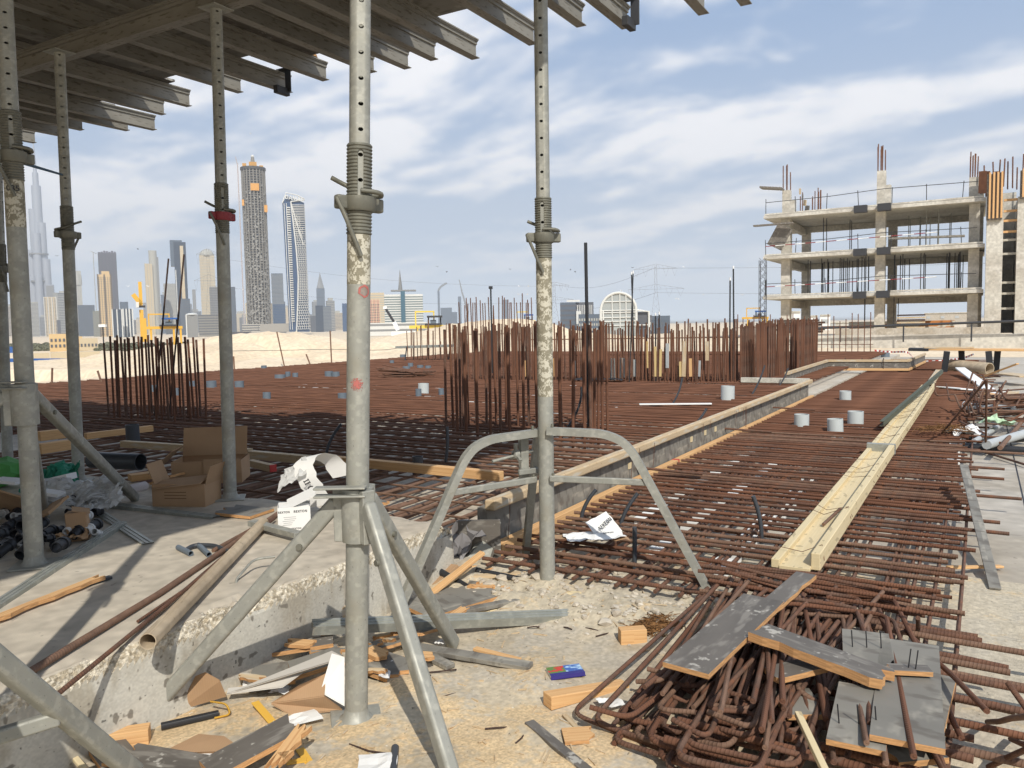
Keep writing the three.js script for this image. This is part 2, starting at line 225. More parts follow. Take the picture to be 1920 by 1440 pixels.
// ground: plateau of the site, falling to the plain; a ridge of dumped sand beyond the raft
{
  const ridge = [[412, 646, 44], [440, 628, 45], [500, 623, 46], [560, 626, 46], [640, 637, 47], [700, 641, 47], [760, 632, 49], [830, 619, 51], [885, 604, 55], [940, 599, 58], [985, 600, 60], [1030, 612, 62], [1075, 624, 64]].map(([x, y, d]) => at(x, y, d));
  const H = (x, z) => {
    const u = x * U.x + z * U.z, v = x * VV.x + z * VV.z, d = hypot(max(0, -30 - u, u - 95), max(0, -24 - v, v - 60)), far = hypot(x, z);
    let h = -0.08 - 8.2 * sstep(1, 62, d) + (d > 3 ? (fbm(x * 0.12 + 40, z * 0.12 + 40, 0, 3, 3) - 0.5) * min(1.2, d * 0.05) : 0);
    if (far < 120) {
      let best = 1e9, c = 0; for (let i = 0; i < ridge.length - 1; i++) { const a = ridge[i], b = ridge[i + 1], dx = b.x - a.x, dz = b.z - a.z, t = clamp(((x - a.x) * dx + (z - a.z) * dz) / (dx * dx + dz * dz)), q = hypot(x - a.x - dx * t, z - a.z - dz * t); if (q < best) { best = q; c = lerp(a.y, b.y, t); } }
      const w = 9, k = best / w, lump = (fbm(x * 0.35, z * 0.35, 0, 4, 17) - 0.5) * 1.1 * sstep(0.0, 0.5, k) + (fbm(x * 1.3, z * 1.3, 0, 3, 27) - 0.5) * 0.35;
      if (k < 1.3) h = max(h, c * (1 - sm(clamp(k))) + lump * (1 - sstep(0.8, 1.2, k)));
    }
    return h;
  };
  const R = [3, 8, 14]; for (let r = 17; r < 95; r += 0.7) R.push(r); for (let r = 95; r < 5200; r *= 1.16) R.push(r); R.push(5400);
  const A = []; for (let a = -180; a < -60; a += 6) A.push(a); for (let a = -60; a < 60; a += 0.6) A.push(a); for (let a = 60; a <= 180; a += 6) A.push(a);
  const q = gridGeo(R, A, (r, a) => { const x = r * sin(a * PI / 180), z = -r * cos(a * PI / 180); return V3(x, r > 5300 ? -9 : H(x, z), z); });
  const p = q.attributes.position, uv = new Float32Array(p.count * 2); for (let i = 0; i < p.count; i++) { uv[2 * i] = p.getX(i); uv[2 * i + 1] = p.getZ(i); }
  q.setAttribute('uv', new THREE.BufferAttribute(uv, 2));
  struct('ground', q, mat.sand);
}
const gridUV = (q, u0, u1, v0, v1) => { const p = q.attributes.position, uv = new Float32Array(p.count * 2); for (let i = 0; i < p.count; i++) { const x = p.getX(i), z = p.getZ(i); uv[2 * i] = (x * U.x + z * U.z - u0) / (u1 - u0); uv[2 * i + 1] = (x * VV.x + z * VV.z - v0) / (v1 - v0); } q.setAttribute('uv', new THREE.BufferAttribute(uv, 2)); return q; };
const metres = (q) => gridUV(q, 0, 1, 0, 1);
// working floor: dusty screed with spilled sawdust and mortar
const FU = [-3, 5.2], FV = [-2.66, 1.44];
const dust = [[900, 1395, 0.26], [840, 1330, 0.2], [990, 1375, 0.22], [1150, 1400, 0.3], [700, 1380, 0.25], [430, 1340, 0.4], [330, 1400, 0.3], [560, 1400, 0.3], [760, 1290, 0.18], [1000, 1270, 0.22], [880, 1440, 0.3], [1090, 1440, 0.25], [640, 1450, 0.3]].map(([x, y, r]) => { const p = on(x, y), u = p.dot(U), v = p.dot(VV); return [u, v, r]; });
const sawMap = (u, v) => { let k = 0; for (const [a, b, r] of dust) k = max(k, 1 - hypot(u - a, v - b) / r); return k; };
const floorTex = tex(2048, 1024, (s, t) => {
  const u = lerp(...FU, s), v = lerp(...FV, t), n = fbm(u * 1.6 + 30, v * 1.6 + 30, 0, 5, 3), f = fbm(u * 60, v * 60, 0, 2, 9), m = fbm(u * 5 + 9, v * 5 + 9, 0, 4, 14);
  let c = mixc([170, 158, 137], [196, 182, 157], sstep(0.3, 0.65, n)); c = mixc(c, [182, 173, 157], sstep(0.5, 0.7, m) * 0.7);
  if (u > 3.45) c = mixc(c, [186, 176, 155], 0.6);
  c = mul(c, 0.88 + 0.24 * f);
  const k = sawMap(u, v) * 0.75 + (fbm(u * 7, v * 7, 0, 4, 25) - 0.5) * 1.5 + (vn(u * 70, v * 70, 0, 29) - 0.5) * 0.5;
  if (k > 0.16) c = mixc(c, mul([216, 184, 136], 0.8 + 0.4 * vn(u * 170, v * 170, 0, 35)), clamp((k - 0.16) * 2.2) * 0.62);
  if (vn(u * 90, v * 90, 0, 41) > 0.965) c = mul(c, 0.62); if (vn(u * 40 + 7, v * 40, 0, 43) > 0.975) c = mul(c, 0.7); if (vn(u * 60 + 7, v * 60, 0, 47) > 0.985) c = [226, 220, 206];
  return c;
});
const mortar = (u, v) => sstep(3.3, 3.75, u) * (fbm(u * 7 + 50, v * 7 + 50, 0, 4, 57) * 0.09 + fbm(u * 22, v * 22, 0, 3, 58) * 0.035) * sstep(4.5, 4.05, u) * sstep(-0.85, -1.15, v);
const FH = (u, v) => (fbm(u * 3 + 20, v * 3 + 20, 0, 3, 55) - 0.5) * 0.012 + mortar(u, v) + clamp(sawMap(u, v) + fbm(u * 9, v * 9, 0, 3, 25) - 0.5) * 0.02;
struct('floor', gridUV(gridGeo(steps(...FU, 0.035), steps(...FV, 0.035), (u, v) => g(u, v, FH(u, v) + 0.003)), ...FU, ...FV), M({ map: floorTex, bumpMap: grainBump(60, 8), bumpScale: 0.003, roughness: 0.95 }));
struct('floor_slab', metres(gridGeo(steps(-4, 34, 2), steps(-2.66, 16, 2), (u, v) => g(u, v, -0.012))), mat.grey);
// saw cuts in the grey floor beside the mats
for (const [a, b] of [[[0.05, 3], [0.05, 14]]]) { const q = box(a[1] === b[1] ? 0.01 : b[1] - a[1], 0.004, 0.012); const m = struct('floor_joint', q, mat.black); m.position.copy(g((a[1] + b[1]) / 2, a[0] + 0.28, -0.0125)); m.rotation.y = TH; }
// blinding under the larger raft
{ const q = box(30, 0.3, 18.4); const m = struct('blinding_slab', q, mat.slab); m.position.copy(g(18.85, -11.86, -0.055)); m.rotation.y = TH; }
// raised slab with a broken edge
{
  const us = [...steps(-5, 0, 0.3), ...steps(0.05, 3.6, 0.03), 3.66, 3.7, 3.74, 3.77, 3.79, 3.8, 3.806, 3.81, 3.812, 3.813, 3.8135, 3.814], du = us.map((u) => u < 3.78 ? 0 : u < 3.795 ? 0.004 : u < 3.803 ? 0.02 : u < 3.808 ? 0.06 : u < 3.8105 ? 0.13 : u < 3.8125 ? 0.22 : u < 3.8132 ? 0.3 : 0.4);
  const vs = [-26, -18, -12, -9, ...steps(-8, -3, 0.2), -2.9, -2.82, -2.76, -2.72, -2.7, -2.685, -2.673, -2.664, -2.659, -2.657, -2.6565, -2.656, -2.6555, -2.655, -2.6545, -2.654, -2.6535], dv = vs.map((v) => v < -2.68 ? 0 : v < -2.67 ? 0.003 : v < -2.66 ? 0.012 : v < -2.658 ? 0.028 : v < -2.6568 ? 0.05 : v < -2.6563 ? 0.08 : v < -2.6558 ? 0.13 : v < -2.6552 ? 0.19 : v < -2.6548 ? 0.25 : v < -2.6542 ? 0.31 : v < -2.6537 ? 0.36 : 0.43);
  const q = gridGeo(us.map((u, i) => i), vs.map((v, i) => i), (i, j) => {
    let u = us[i], v = vs[j]; const d = max(du[i], dv[j]), rim = max(sstep(-2.76, -2.68, v), sstep(3.68, 3.78, u)), big = sstep(0.5, 0.68, fbm(u * 2.3 + 11, v * 2 + 5, 0, 3, 66)), fine = vn(u * 28, v * 40 + d * 60, 0, 69) * 0.6 + vn(u * 60, d * 90 + v * 70, 0, 70) * 0.4;
    let y = 0.36 - d - rim * (0.012 + 0.04 * big) * fine * (d > 0.06 ? 0 : 1); const k = clamp((0.09 - d) / 0.08) * (0.012 + 0.05 * big) * fine * (d > 0.002 ? 1 : 0.4) * rim; if (dv[j] >= du[i]) v -= k; else u -= k;
    if (dv[j] >= 0.05) v += (fbm(u * 5, y * 9, 0, 3, 68) - 0.5) * 0.006;
    y += (fbm(u * 1.2 + 4, v * 1.2 + 7, 0, 2, 67) - 0.5) * 0.003; return g(u, v, max(-0.06, y));
  });
  const r = uvBox(toCreasedNormals(q, 0.12)), P = r.attributes.position, N = r.attributes.normal, UVa = r.attributes.uv, bins = [[], [], []], A = V3(), B = V3(), C3 = V3();
  for (let i = 0; i < P.count; i += 3) { A.fromBufferAttribute(P, i); B.fromBufferAttribute(P, i + 1); C3.fromBufferAttribute(P, i + 2); const y = (A.y + B.y + C3.y) / 3, ny = abs(B.sub(A).cross(C3.sub(A)).normalize().y); bins[y > 0.345 && ny > 0.8 ? 0 : y > 0.29 ? 2 : 1].push(i); }
  bins.forEach((l, k) => { const e = new THREE.BufferGeometry(); for (const [n, at2, w] of [['position', P, 3], ['normal', N, 3], ['uv', UVa, 2]]) { const o = new Float32Array(l.length * 3 * w); l.forEach((i, j) => { for (let c = 0; c < 3 * w; c++) o[j * 3 * w + c] = at2.array[i * w + c]; }); e.setAttribute(n, new THREE.BufferAttribute(o, w)); } struct(['raised_slab', 'slab_face', 'broken_slab_edge'][k], e, [mat.slab, mat.formed, mat.broken][k]); });
}

// ================= slab formwork overhead: beams, deck, props =================
const beamShape = (() => {                                                              // aluminium beam section, x = web normal, y up from 0 to 0.16
  const a = [[0.04, 0], [0.04, 0.006], [0.006, 0.012], [0.004, 0.02], [0.004, 0.112], [0.016, 0.116], [0.016, 0.136], [0.026, 0.14], [0.026, 0.146], [0.034, 0.15], [0.034, 0.16]];
  const s = [...a, ...a.slice().reverse().map(([x, y]) => [-x, y])]; return new THREE.Shape(s.map(([x, y]) => new THREE.Vector2(x, y)));
})();
const beamGeo = (L) => { const e = new THREE.ExtrudeGeometry(beamShape, { depth: L, bevelEnabled: false }).rotateY(PI / 2); e.clearGroups(); const r = uvBox(e); r.computeVertexNormals(); return r; };   // runs +x
const beamEnds = [[5.98, -1.81], [5.98, -1.5], [5.94, -2.4], [5.7, -2.67], [5.85, -3.17], [5.89, -3.75], [5.71, -4.05], [5.77, -4.38], [5.69, -4.7], [5.62, -5.2], [5.72, -5.76], [5.46, -6.14], [5.49, -6.92], [5.55, -7.4], [5.91, -8.05], [5.75, -8.3], [5.46, -8.69], [5.46, -9.14], [5.5, -9.7], [5.6, -10.2], [5.5, -11], [5.6, -12], [5.5, -13], [5.6, -14], [5.5, -15], [5.6, -16], [5.5, -17.5], [5.6, -19], [5.5, -20.5], [5.6, -22]];
const secondGeo = beamGeo(15.6);
beamEnds.forEach(([u, v], i) => {
  const m = solo('deck_beam', 'dusty aluminium formwork beam carrying the plywood deck, its bare end sticking out past the edge', 'beam', secondGeo, mat.alu, g(u - 15.6, v, 3.75 + (i % 3) * 0.002), [0, TH, 0], 'deck beams along the formwork edge'); 
});
[[3.72, 'over the props standing at the slab edge'], [2.2, 'over the prop whose tripod has three straight legs'], [0.7, 'high over the raised slab, behind the first two']].forEach(([u, t]) => solo('carrier_beam', 'aluminium carrier beam lying across prop heads ' + t, 'beam', beamGeo(22.5), mat.alu, g(u, -24, 3.588), [0, TH - PI / 2, 0]));
// deck sheets
{
  const d = thing('plywood_deck', 'plywood formwork deck lying on aluminium beams overhead', 'deck', g(0, 0, 3.914), TH);
  let k = 0; for (let v = -24.3; v < -1.3; v += 1.25, k++) { const ends = [5.1, 5.35, 5.2, 5.45, 5.25, 5.12, 5.42, 5.3, 5.2][k % 9]; for (let u = -10.1; u < 5; u += 2.5) { const L = min(2.49, ends - u - 0.004), w = min(1.244, -1.24 - v); part(d, 'plywood_sheet', uvBox(new THREE.BoxGeometry(L, 0.021, w)), [mat.film2, mat.film][k % 2], [u + L / 2, 0.0105 + 0.0008 * (k % 2), v + w / 2]); } }
}
// snapped plywood lying over the beam ends, and the two angle hooks hung from them
{ const q = sheet([[-0.5, -0.24], [-0.5, 0.24], [0.32, 0.24], [0.4, 0.18], [0.36, 0.1], [0.45, 0.05], [0.4, -0.05], [0.48, -0.12], [0.38, -0.24]], 0.018); solo('plywood_offcut', 'snapped plywood offcut lying over the deck beam ends, splintered edge', 'plywood', q, [mat.film2, mat.ply], g(5.2, -5.45, 3.94), [0, TH, 0]); }
{
  const hook = (u, v, label) => { const t = thing('angle_hook', label, 'bracket', g(u, v, 3.7), TH); part(t, 'upright', rbox(0.012, 0.2, 0.07), mat.darkIron, [0, 0.12, 0.045]); part(t, 'foot', rbox(0.16, 0.07, 0.05), mat.darkIron, [-0.06, 0.02, 0.02]); part(t, 'top_lip', rbox(0.1, 0.012, 0.12), mat.darkIron, [0.0, 0.225, 0.0]); };
  hook(5.6, -5.7, 'dark steel angle hook hanging on the beam under the splintered plywood'); hook(5.82, -2.33, 'dark steel angle hook hanging on a beam end against open sky');
}
// ---------- adjustable props ----------
const OR = 0.0425, IR = 0.0375;
const csg = new Evaluator(); csg.attributes = ['position', 'normal', 'uv'];
const innerGeo = (() => {                                                               // inner tube with rows of pin holes, along y
  const L = 2.3; let b = new Brush(keep(pipe(L, IR, IR - 0.004, 24))); b.updateMatrixWorld();
  const holes = []; for (let y = 0.08; y < L; y += 0.115) holes.push(keep(new THREE.CylinderGeometry(0.0095, 0.0095, 0.12, 10).rotateX(PI / 2).translate(0, y, 0)));
  const h = new Brush(mergeGeometries(holes)); h.updateMatrixWorld(); return csg.evaluate(b, h, SUBTRACTION).geometry;
})();
const threadGeo = (() => {
  const pr = [[IR + 0.001, 0]]; for (let y = 0; y < 0.32; y += 0.0125) pr.push([OR + 0.0005, y], [OR + 0.004, y + 0.004], [OR + 0.004, y + 0.007], [OR + 0.0005, y + 0.011]); pr.push([OR, 0.325], [IR + 0.001, 0.325]);
  let b = new Brush(keep(lathe([...pr, pr[0]], 24))); b.updateMatrixWorld();
  const s = new Brush(keep(new THREE.CapsuleGeometry(0.0115, 0.2, 3, 10).translate(0, 0.19, 0.04))); s.updateMatrixWorld(); return csg.evaluate(b, s, SUBTRACTION).geometry;
})();
const nutGeo = merge([lathe([[OR + 0.002, -0.026], [OR + 0.012, -0.026], [OR + 0.017, -0.018], [OR + 0.02, 0.016], [OR + 0.02, 0.026], [OR + 0.002, 0.026], [OR + 0.002, -0.026]], 16), ...[-1, 1].map((s) => uvBox(new RoundedBoxGeometry(0.045, 0.05, 0.034, 2, 0.008).translate(s * (OR + 0.03), 0.002, 0)))]);
const plateGeo = merge([uvBox(new RoundedBoxGeometry(0.19, 0.009, 0.19, 1, 0.003).translate(0, 0.0045, 0)), lathe([[OR + 0.022, 0.009], [OR + 0.008, 0.02], [OR, 0.05]], 20)]);
function prop({ base, foot, top, nut, label, lean = [0, 0], turn = 0, pinTurn = 0.6, splash, dark, tripod, band = 'galv', red, stamp, group, tilt = 0 }) {
  const t = thing('adjustable_prop', label, 'prop', base, TH + turn, group); t.rotation.x = lean[0]; t.rotation.z = lean[1]; if (tilt) t.quaternion.premultiply(new THREE.Quaternion().setFromAxisAngle(V3(0, 0, 1), -tilt));
  const y0 = foot, thr = nut - 0.11;
  part(t, 'base_plate', plateGeo, mat.galv, [0, 0.001, 0], [0, PI / 4, 0]);
  part(t, 'outer_tube', tube([V3(0, 0.004, 0), V3(0, thr - (splash || 0.001), 0)], OR, 24), mat.galv);
  if (splash) part(t, 'mortar_coat', tube([V3(0, thr - splash, 0), V3(0, thr, 0)], OR + 0.0004, 24), mat.splash);
  part(t, 'threaded_sleeve', threadGeo, mat.iron, [0, thr, 0], [0, turn + pinTurn, 0]);
  part(t, 'inner_tube', innerGeo, mat.galv, [0, thr - 0.05 + 0.002, 0], [0, pinTurn, 0]).scale.set(1, min(1, (top - thr + 0.05) / 2.3), 1);
  const n = part(t, 'collar_nut', nutGeo, red ? mat.redIron : mat.iron, [0, nut, 0], [0, 0.4 + pinTurn, 0]);
  part(n, 'nut_handle', tube(fillet([V3(-0.085, 0.012, 0.0), V3(-0.098, 0.016, 0.012), V3(-0.07, -0.06, 0.035), V3(-0.02, -0.19, 0.052)], 0.015), 0.0085, 8), mat.iron);
  part(t, 'locking_pin', tube(fillet([V3(0.0, nut + 0.045, 0.05), V3(0.075, nut + 0.04, 0.045), V3(0.085, nut + 0.035, -0.035), V3(0.02, nut + 0.05, -0.06), V3(-0.06, nut + 0.085, -0.07), V3(-0.095, nut + 0.1, -0.06)], 0.03, 5), 0.0085, 8), mat.iron, null, [0, pinTurn, 0]);
  part(t, 'head_plate', rbox(0.16, 0.01, 0.16), mat.galv, [0, top + 0.005, 0]);
  return t;
}
const HEAD = 3.576;
const flat = (A, B, w, th, m, par, name, roll = 0) => aim(part(par, name, uvBox(new RoundedBoxGeometry(A.distanceTo(B), w, th, 2, min(th, w) * 0.3)), m), A, B, roll);
// folding tripod with three straight flat-oval legs
function tripodStraight(base, feet, label, hy = 0.9) {
  const t = thing('folding_tripod', label, 'tripod', base, 0), b = base;
  const hd = part(t, 'clamp_head', merge([pipe(0.2, 0.062, 0.0445, 20).translate(0, hy - 0.2, 0)]), mat.galv);
  for (const y of [hy + 0.012, hy - 0.018]) part(hd, 'strap', uvBox(new RoundedBoxGeometry(0.19, 0.008, 0.05, 1, 0.003)), mat.galv, [-0.05, y, 0.06]);
  feet.forEach((f) => {
    const d = f.clone().sub(b); const h = V3(d.x, 0, d.z).normalize(), A = V3(h.x * 0.075, hy - 0.05, h.z * 0.075), B = V3(d.x, d.y, d.z).addScaledVector(V3(0, 1, 0), 0.012);
    part(t, 'hinge', rbox(0.05, 0.2, 0.05), mat.galv, [h.x * 0.062, hy - 0.1, h.z * 0.062], [0, atan2(h.x, h.z), 0]);
    const l = flat(A, B, 0.06, 0.05, mat.galv, t, 'leg'); part(l, 'pivot_bolt', new THREE.CylinderGeometry(0.012, 0.012, 0.07, 10).rotateX(PI / 2), mat.iron, [-A.distanceTo(B) / 2 + 0.22, -0.008, 0]);
  });
  return t;
}
// tripod of bent flat tubes
function tripodBent(base, feet, label) {
  const t = thing('bent_tube_tripod', label, 'tripod', base, 0);
  feet.forEach((f) => {
    const d = f.clone().sub(base), h = V3(d.x, 0, d.z), L = h.length(); h.normalize(); const s = V3(-h.z, 0, h.x), off = s.clone().multiplyScalar(0.05);
    const p = [[0.02, 0.9], [L * 0.36, 0.89], [L * 0.47, 0.855], [L * 0.54, 0.79], [L, 0.02]].map(([r, y]) => V3(h.x * r, y + d.y, h.z * r).add(off.clone().multiplyScalar(1 - r / L * 0.3)));
    const pts = fillet(p, 0.08, 4), q = tube(pts, 0.029, 4, true), l = part(t, 'leg', uvBox(q), mat.galv); l.geometry.computeVertexNormals();
    const mid = p[3].clone().lerp(p[4], 0.21); flat(V3(h.x * 0.03, mid.y + 0.01, h.z * 0.03).add(off), mid, 0.036, 0.02, mat.galv, t, 'brace');
    for (const y of [0.93, mid.y + 0.03]) part(l, 'bolt', new THREE.CylinderGeometry(0.008, 0.008, 0.02, 8), mat.iron, V3(h.x * 0.05, y + (y > 0.9 ? d.y : 0), h.z * 0.05).add(off));
  });
  const c = part(t, 'clamp_post', rbox(0.05, 0.26, 0.036), mat.galv, [-0.12, 0.745, -0.09], [0, 0.5, 0]);
  const w = part(c, 'wing_nut', merge([lathe([[0.012, -0.02], [0.028, -0.014], [0.026, 0.014], [0.012, 0.02], [0.012, -0.02]], 12).rotateZ(PI / 2), ...[0, 2.09, 4.19].map((a) => uvBox(new THREE.BoxGeometry(0.016, 0.05, 0.018)).translate(0, 0.036, 0).rotateX(a))]), mat.galv, [-0.05, 0.01, 0]);
  part(c, 'clamp_screw', tube([V3(-0.2, -0.015, 0), V3(0.06, 0.02, 0)], 0.009, 10), mat.galv);
  part(t, 'clamp_arm', rbox(0.16, 0.03, 0.02), mat.galv, [-0.08, 0.66, -0.06], [0, 0.5, 0]);
  return t;
}
const SL = 0.36;
const P3 = on(668, 1350, 0.004), P4 = on(1027, 1105, 0.02), P1 = on(65, 1060, SL), P405 = on(432, 935, SL), P110 = on(148, 902, SL), P0 = on(15, 872, SL), PX = g(0.72, -2.1, 0.004);
const up = (p) => HEAD - p.y;
prop({ base: P3, top: up(P3), nut: 1.945, splash: 0.18, tilt: 0.039, pinTurn: -0.75, label: 'galvanised steel prop in sunlight, held by the tripod with three straight legs, red paint spots' });
prop({ base: P4, top: up(P4), nut: 1.945, splash: 0.75, tilt: 0.004, pinTurn: -1.2, label: 'galvanised prop splashed with mortar, ringed by the tripod of bent flat tubes' });
const pr1 = prop({ base: P1, top: up(P1), nut: 1.98, splash: 0.22, tilt: 0.01, pinTurn: -0.5, label: 'thick prop in shade on the raised slab, stencilled 035 under its thread' });
prop({ base: P405, top: up(P405), nut: 1.89, tilt: 0.016, red: true, pinTurn: -0.5, label: 'shaded prop with a dark red collar nut, beside the cardboard boxes' });
prop({ base: P110, top: up(P110), nut: 1.88, tilt: 0.014, pinTurn: 2.6, label: 'shaded prop with a dark collar nut, behind the heap of pipe fittings and plastic' });
prop({ base: P0, top: up(P0), nut: 1.7, tilt: 0.03, pinTurn: 0.5, label: 'shaded prop at the slab end beside the green bag' });
prop({ base: PX, top: up(PX), nut: 1.98, label: 'prop on the working floor next to the broken slab edge, with its own tripod' });
// red paint spots on the sunlit prop
{ const sp = (y, a, r, ring) => { const q = new THREE.CylinderGeometry(OR + 0.0012, OR + 0.0012, r * 2, 10, 1, true, a - r / OR, 2 * r / OR); const W = 64, t = tex(W, W, (x, yy) => { const d = hypot(x - 0.5, yy - 0.5) * 2 + (fbm(x * 6, yy * 6, 6, 3, ring) - 0.5) * 0.35; return ring ? sstep(0.62, 0.74, d) * (1 - sstep(0.84, 0.95, d)) + (d < 0.8 ? 0.14 : 0) : (1 - sstep(0.4, 1.0, d + (vn(x * 14, yy * 14, 14, 5) - 0.5) * 0.9)); }, 1, 1, false);
  const m = M({ color: new THREE.Color(0.45, 0.14, 0.12), alphaMap: t, transparent: true }); const o = part(scene.getObjectByName('adjustable_prop'), 'paint_mark', q, m, [0, y, 0]); return o; };
  const a = atan2(-P3.x, -P3.z) - TH; sp(1.63, a + 0.45, 0.024, 3); sp(1.29, a - 0.15, 0.024, 0); }
// stencilled number
const fonts = new FontLoader(), sansB = await fonts.loadAsync('fonts/droid/droid_sans_bold.typeface.json'), sansR = await fonts.loadAsync('fonts/droid/droid_sans_regular.typeface.json');
function lettering(s, size, depth = 0.001, font = sansB) { const q = keep(new TextGeometry(s, { font, size, depth, curveSegments: 3, bevelEnabled: false })); q.computeBoundingBox(); const b = q.boundingBox; q.translate(-(b.min.x + b.max.x) / 2, -(b.min.y + b.max.y) / 2, 0); return q; }
function wrapText(s, size, R) { const q = lettering(s, size, 0.0008), p = q.attributes.position; for (let i = 0; i < p.count; i++) { const x = p.getX(i), z = p.getZ(i) + R, a = x / R; p.setX(i, sin(a) * z); p.setZ(i, cos(a) * z); } q.computeVertexNormals(); return q; }
{ const a = atan2(-P1.x, -P1.z) - TH; part(pr1, 'stencil_number', wrapText('035', 0.026, OR + 0.0012), mat.black, [0, 1.83, 0], [0, a - 0.15, 0]); }
tripodStraight(P3.clone().add(V3(0.033, 0, 0)), [on(272, 1352), g(2.05, -1.45), on(852, 1213, 0)], 'galvanised folding tripod with three straight legs, clamped round the sunlit prop');
tripodStraight(P1, [on(255, 938, SL), g(1.3, -4.6, SL), g(2.7, -4.9, SL)], 'dusty tripod with straight legs in shade, clamped round the stencilled prop');
tripodStraight(PX, [on(262, 1462), g(0.1, -2.5), g(0.7, -1.3)], 'galvanised tripod whose leg and cross bar reach over the splinters at the slab edge', 1.05);
{ const t = scene.getObjectByName('folding_tripod_002'); flat(at(112, 1345, 2.32).sub(PX), at(-60, 1398, 2.2).sub(PX), 0.045, 0.03, mat.galv, t, 'cross_bar'); }
tripodBent(P4, [on(1336, 1124, 0.02), on(745, 1172), g(4.32, -2.5, 0.0)], 'pale galvanised tripod of bent flat tubes round the mortar-splashed prop');
// blue cord tied between two shaded props
solo('blue_tie_rod', 'thin blue tie rod reaching from the stencilled prop to the prop behind', 'tie rod', tube([at(40, 305, 3.86), at(118, 328, 6.05)], 0.008, 6), M({ color: new THREE.Color(0.03, 0.08, 0.13) }));

// ================= reinforcement =================
T.rib.repeat.set(18, 12.7);
const wob = (A, B, n, a) => { const o = []; for (let i = 0; i <= n; i++) { const p = A.clone().lerp(B, i / n); if (i && i < n) { p.y += rr(-a, a) * 0.5; p.addScaledVector(U, rr(-a, a)); p.addScaledVector(VV, rr(-a, a)); } o.push(p); } return o; };
const rusts = [mat.rust, mat.rust, mat.rustPale, mat.rustRed];
const local = (o) => (p) => p.clone().sub(o);
// mat beside the grey floor
{
  const o = g(3.9, -1.3, 0.1), t = thing('rebar_mat', 'rusty reinforcing mat of ribbed bars lying between the edge form and the grey floor', 'rebar mat', o), L = local(o);
  const bar = (A, B, r, m, n = 5, a = 0.006, sides = 7) => part(t, 'bar', tube(wob(L(A), L(B), n, a), r, sides), m);
  let u = 3.93; while (u < 29) { const y = 0.125 + rr(-0.006, 0.006), e = rnd() < 0.12 ? rr(0.1, 0.5) : rr(-0.2, 0.03); bar(g(u, -2.53, y), g(u + rr(-0.02, 0.02), e, y - rr(0, 0.01)), 0.0125, u > 10 ? mat.rustRed : pick(rusts), 5, 0.007, u < 10 ? 8 : 6); u += rr(0.12, 0.155); }
  for (let v = -2.47; v < -0.02; v += rr(0.085, 0.17)) { const s = v < -1.15 ? 3.88 : rr(2.45, 2.7); bar(g(s, v, 0.099), g(29, v + rr(-0.03, 0.03), 0.099), 0.011, mat.rust, 10, 0.008, 6); if (rnd() < 0.45) bar(g(s + 0.05, v + 0.03, 0.098), g(rr(9, 16), v + 0.035, 0.097), 0.011, mat.rust, 6, 0.006, 6); }
  for (let v = -2.4; v < -0.1; v += 0.33) bar(g(v < -1.15 ? 3.95 : 2.5, v, 0.03), g(29, v, 0.03), 0.011, mat.rustFar, 8, 0.006, 5);
  for (let q = 4.1; q < 14; q += 0.26) bar(g(q, -2.5, 0.052), g(q, -0.1, 0.052), 0.01, mat.rustFar, 3, 0.005, 5);
  // open end beside the bent bars: heavier bars, some running out over the floor
  let k = 0; for (let q = 2.42; q < 3.9; q += rr(0.085, 0.12), k++) { const e = k % 3 === 1 ? rr(0.5, 1.15) : rr(-0.02, 0.22), y = 0.128 + (k % 2) * 0.018; bar(g(q + 0.02, -0.86 + rr(-0.05, 0.1), y), g(q + rr(-0.05, 0.03), e, y - 0.012), rr(0.0125, 0.0145), pick(rusts), 7, 0.006, 10); }
  for (const [a, b] of [[[3.55, -0.3, 0.16], [2.9, -0.18, 0.24]], [[3.7, -0.25, 0.17], [2.75, 0.04, 0.3]], [[3.3, 0.05, 0.02], [2.5, 0.14, 0.42]], [[3.2, 0.12, 0.02], [2.55, 0.2, 0.3]], [[4.0, -0.22, 0.02], [3.62, -0.2, 0.26]], [[3.9, -0.4, 0.05], [3.4, -0.36, 0.22]], [[2.9, 0.05, 0.05], [2.6, 0.24, 0.36]], [[3.0, 0.1, 0.3], [2.55, 0.42, 0.02]]]) bar(g(...a), g(...b), 0.0095, pick(rusts), 3, 0.006, 8);
  // added white blocks painting the sunlit floor patches seen between the bars
  const sp = rbox(0.05, 0.06, 0.11, 0.006); for (const [v, a, b] of [[-0.62, 3, 3.9], [-1.28, 4.5, 7.6], [-1.72, 4.7, 8.6], [-2.1, 5.4, 9], [-0.22, 8.8, 11]]) for (let q = a; q < b; q += 0.15) part(t, 'sunlit_gap_block', sp, mat.white, L(g(q, v + rr(-0.015, 0.015), 0.062)), [0, TH + rr(-0.1, 0.1), 0]);
  // tie wires
  const w = []; for (let i = 0; i < 260; i++) { const p = L(g(rr(3.9, 9), rr(-2.5, -0.1), 0.135)); w.push(tube([p, p.clone().add(V3(rr(-0.03, 0.03), rr(0.0, 0.035), rr(-0.03, 0.03))), p.clone().add(V3(rr(-0.05, 0.05), rr(0, 0.03), rr(-0.05, 0.05)))], 0.0013, 3, false)); } stuff(part(t, 'tie_wires', merge(w), mat.rustFar));
}
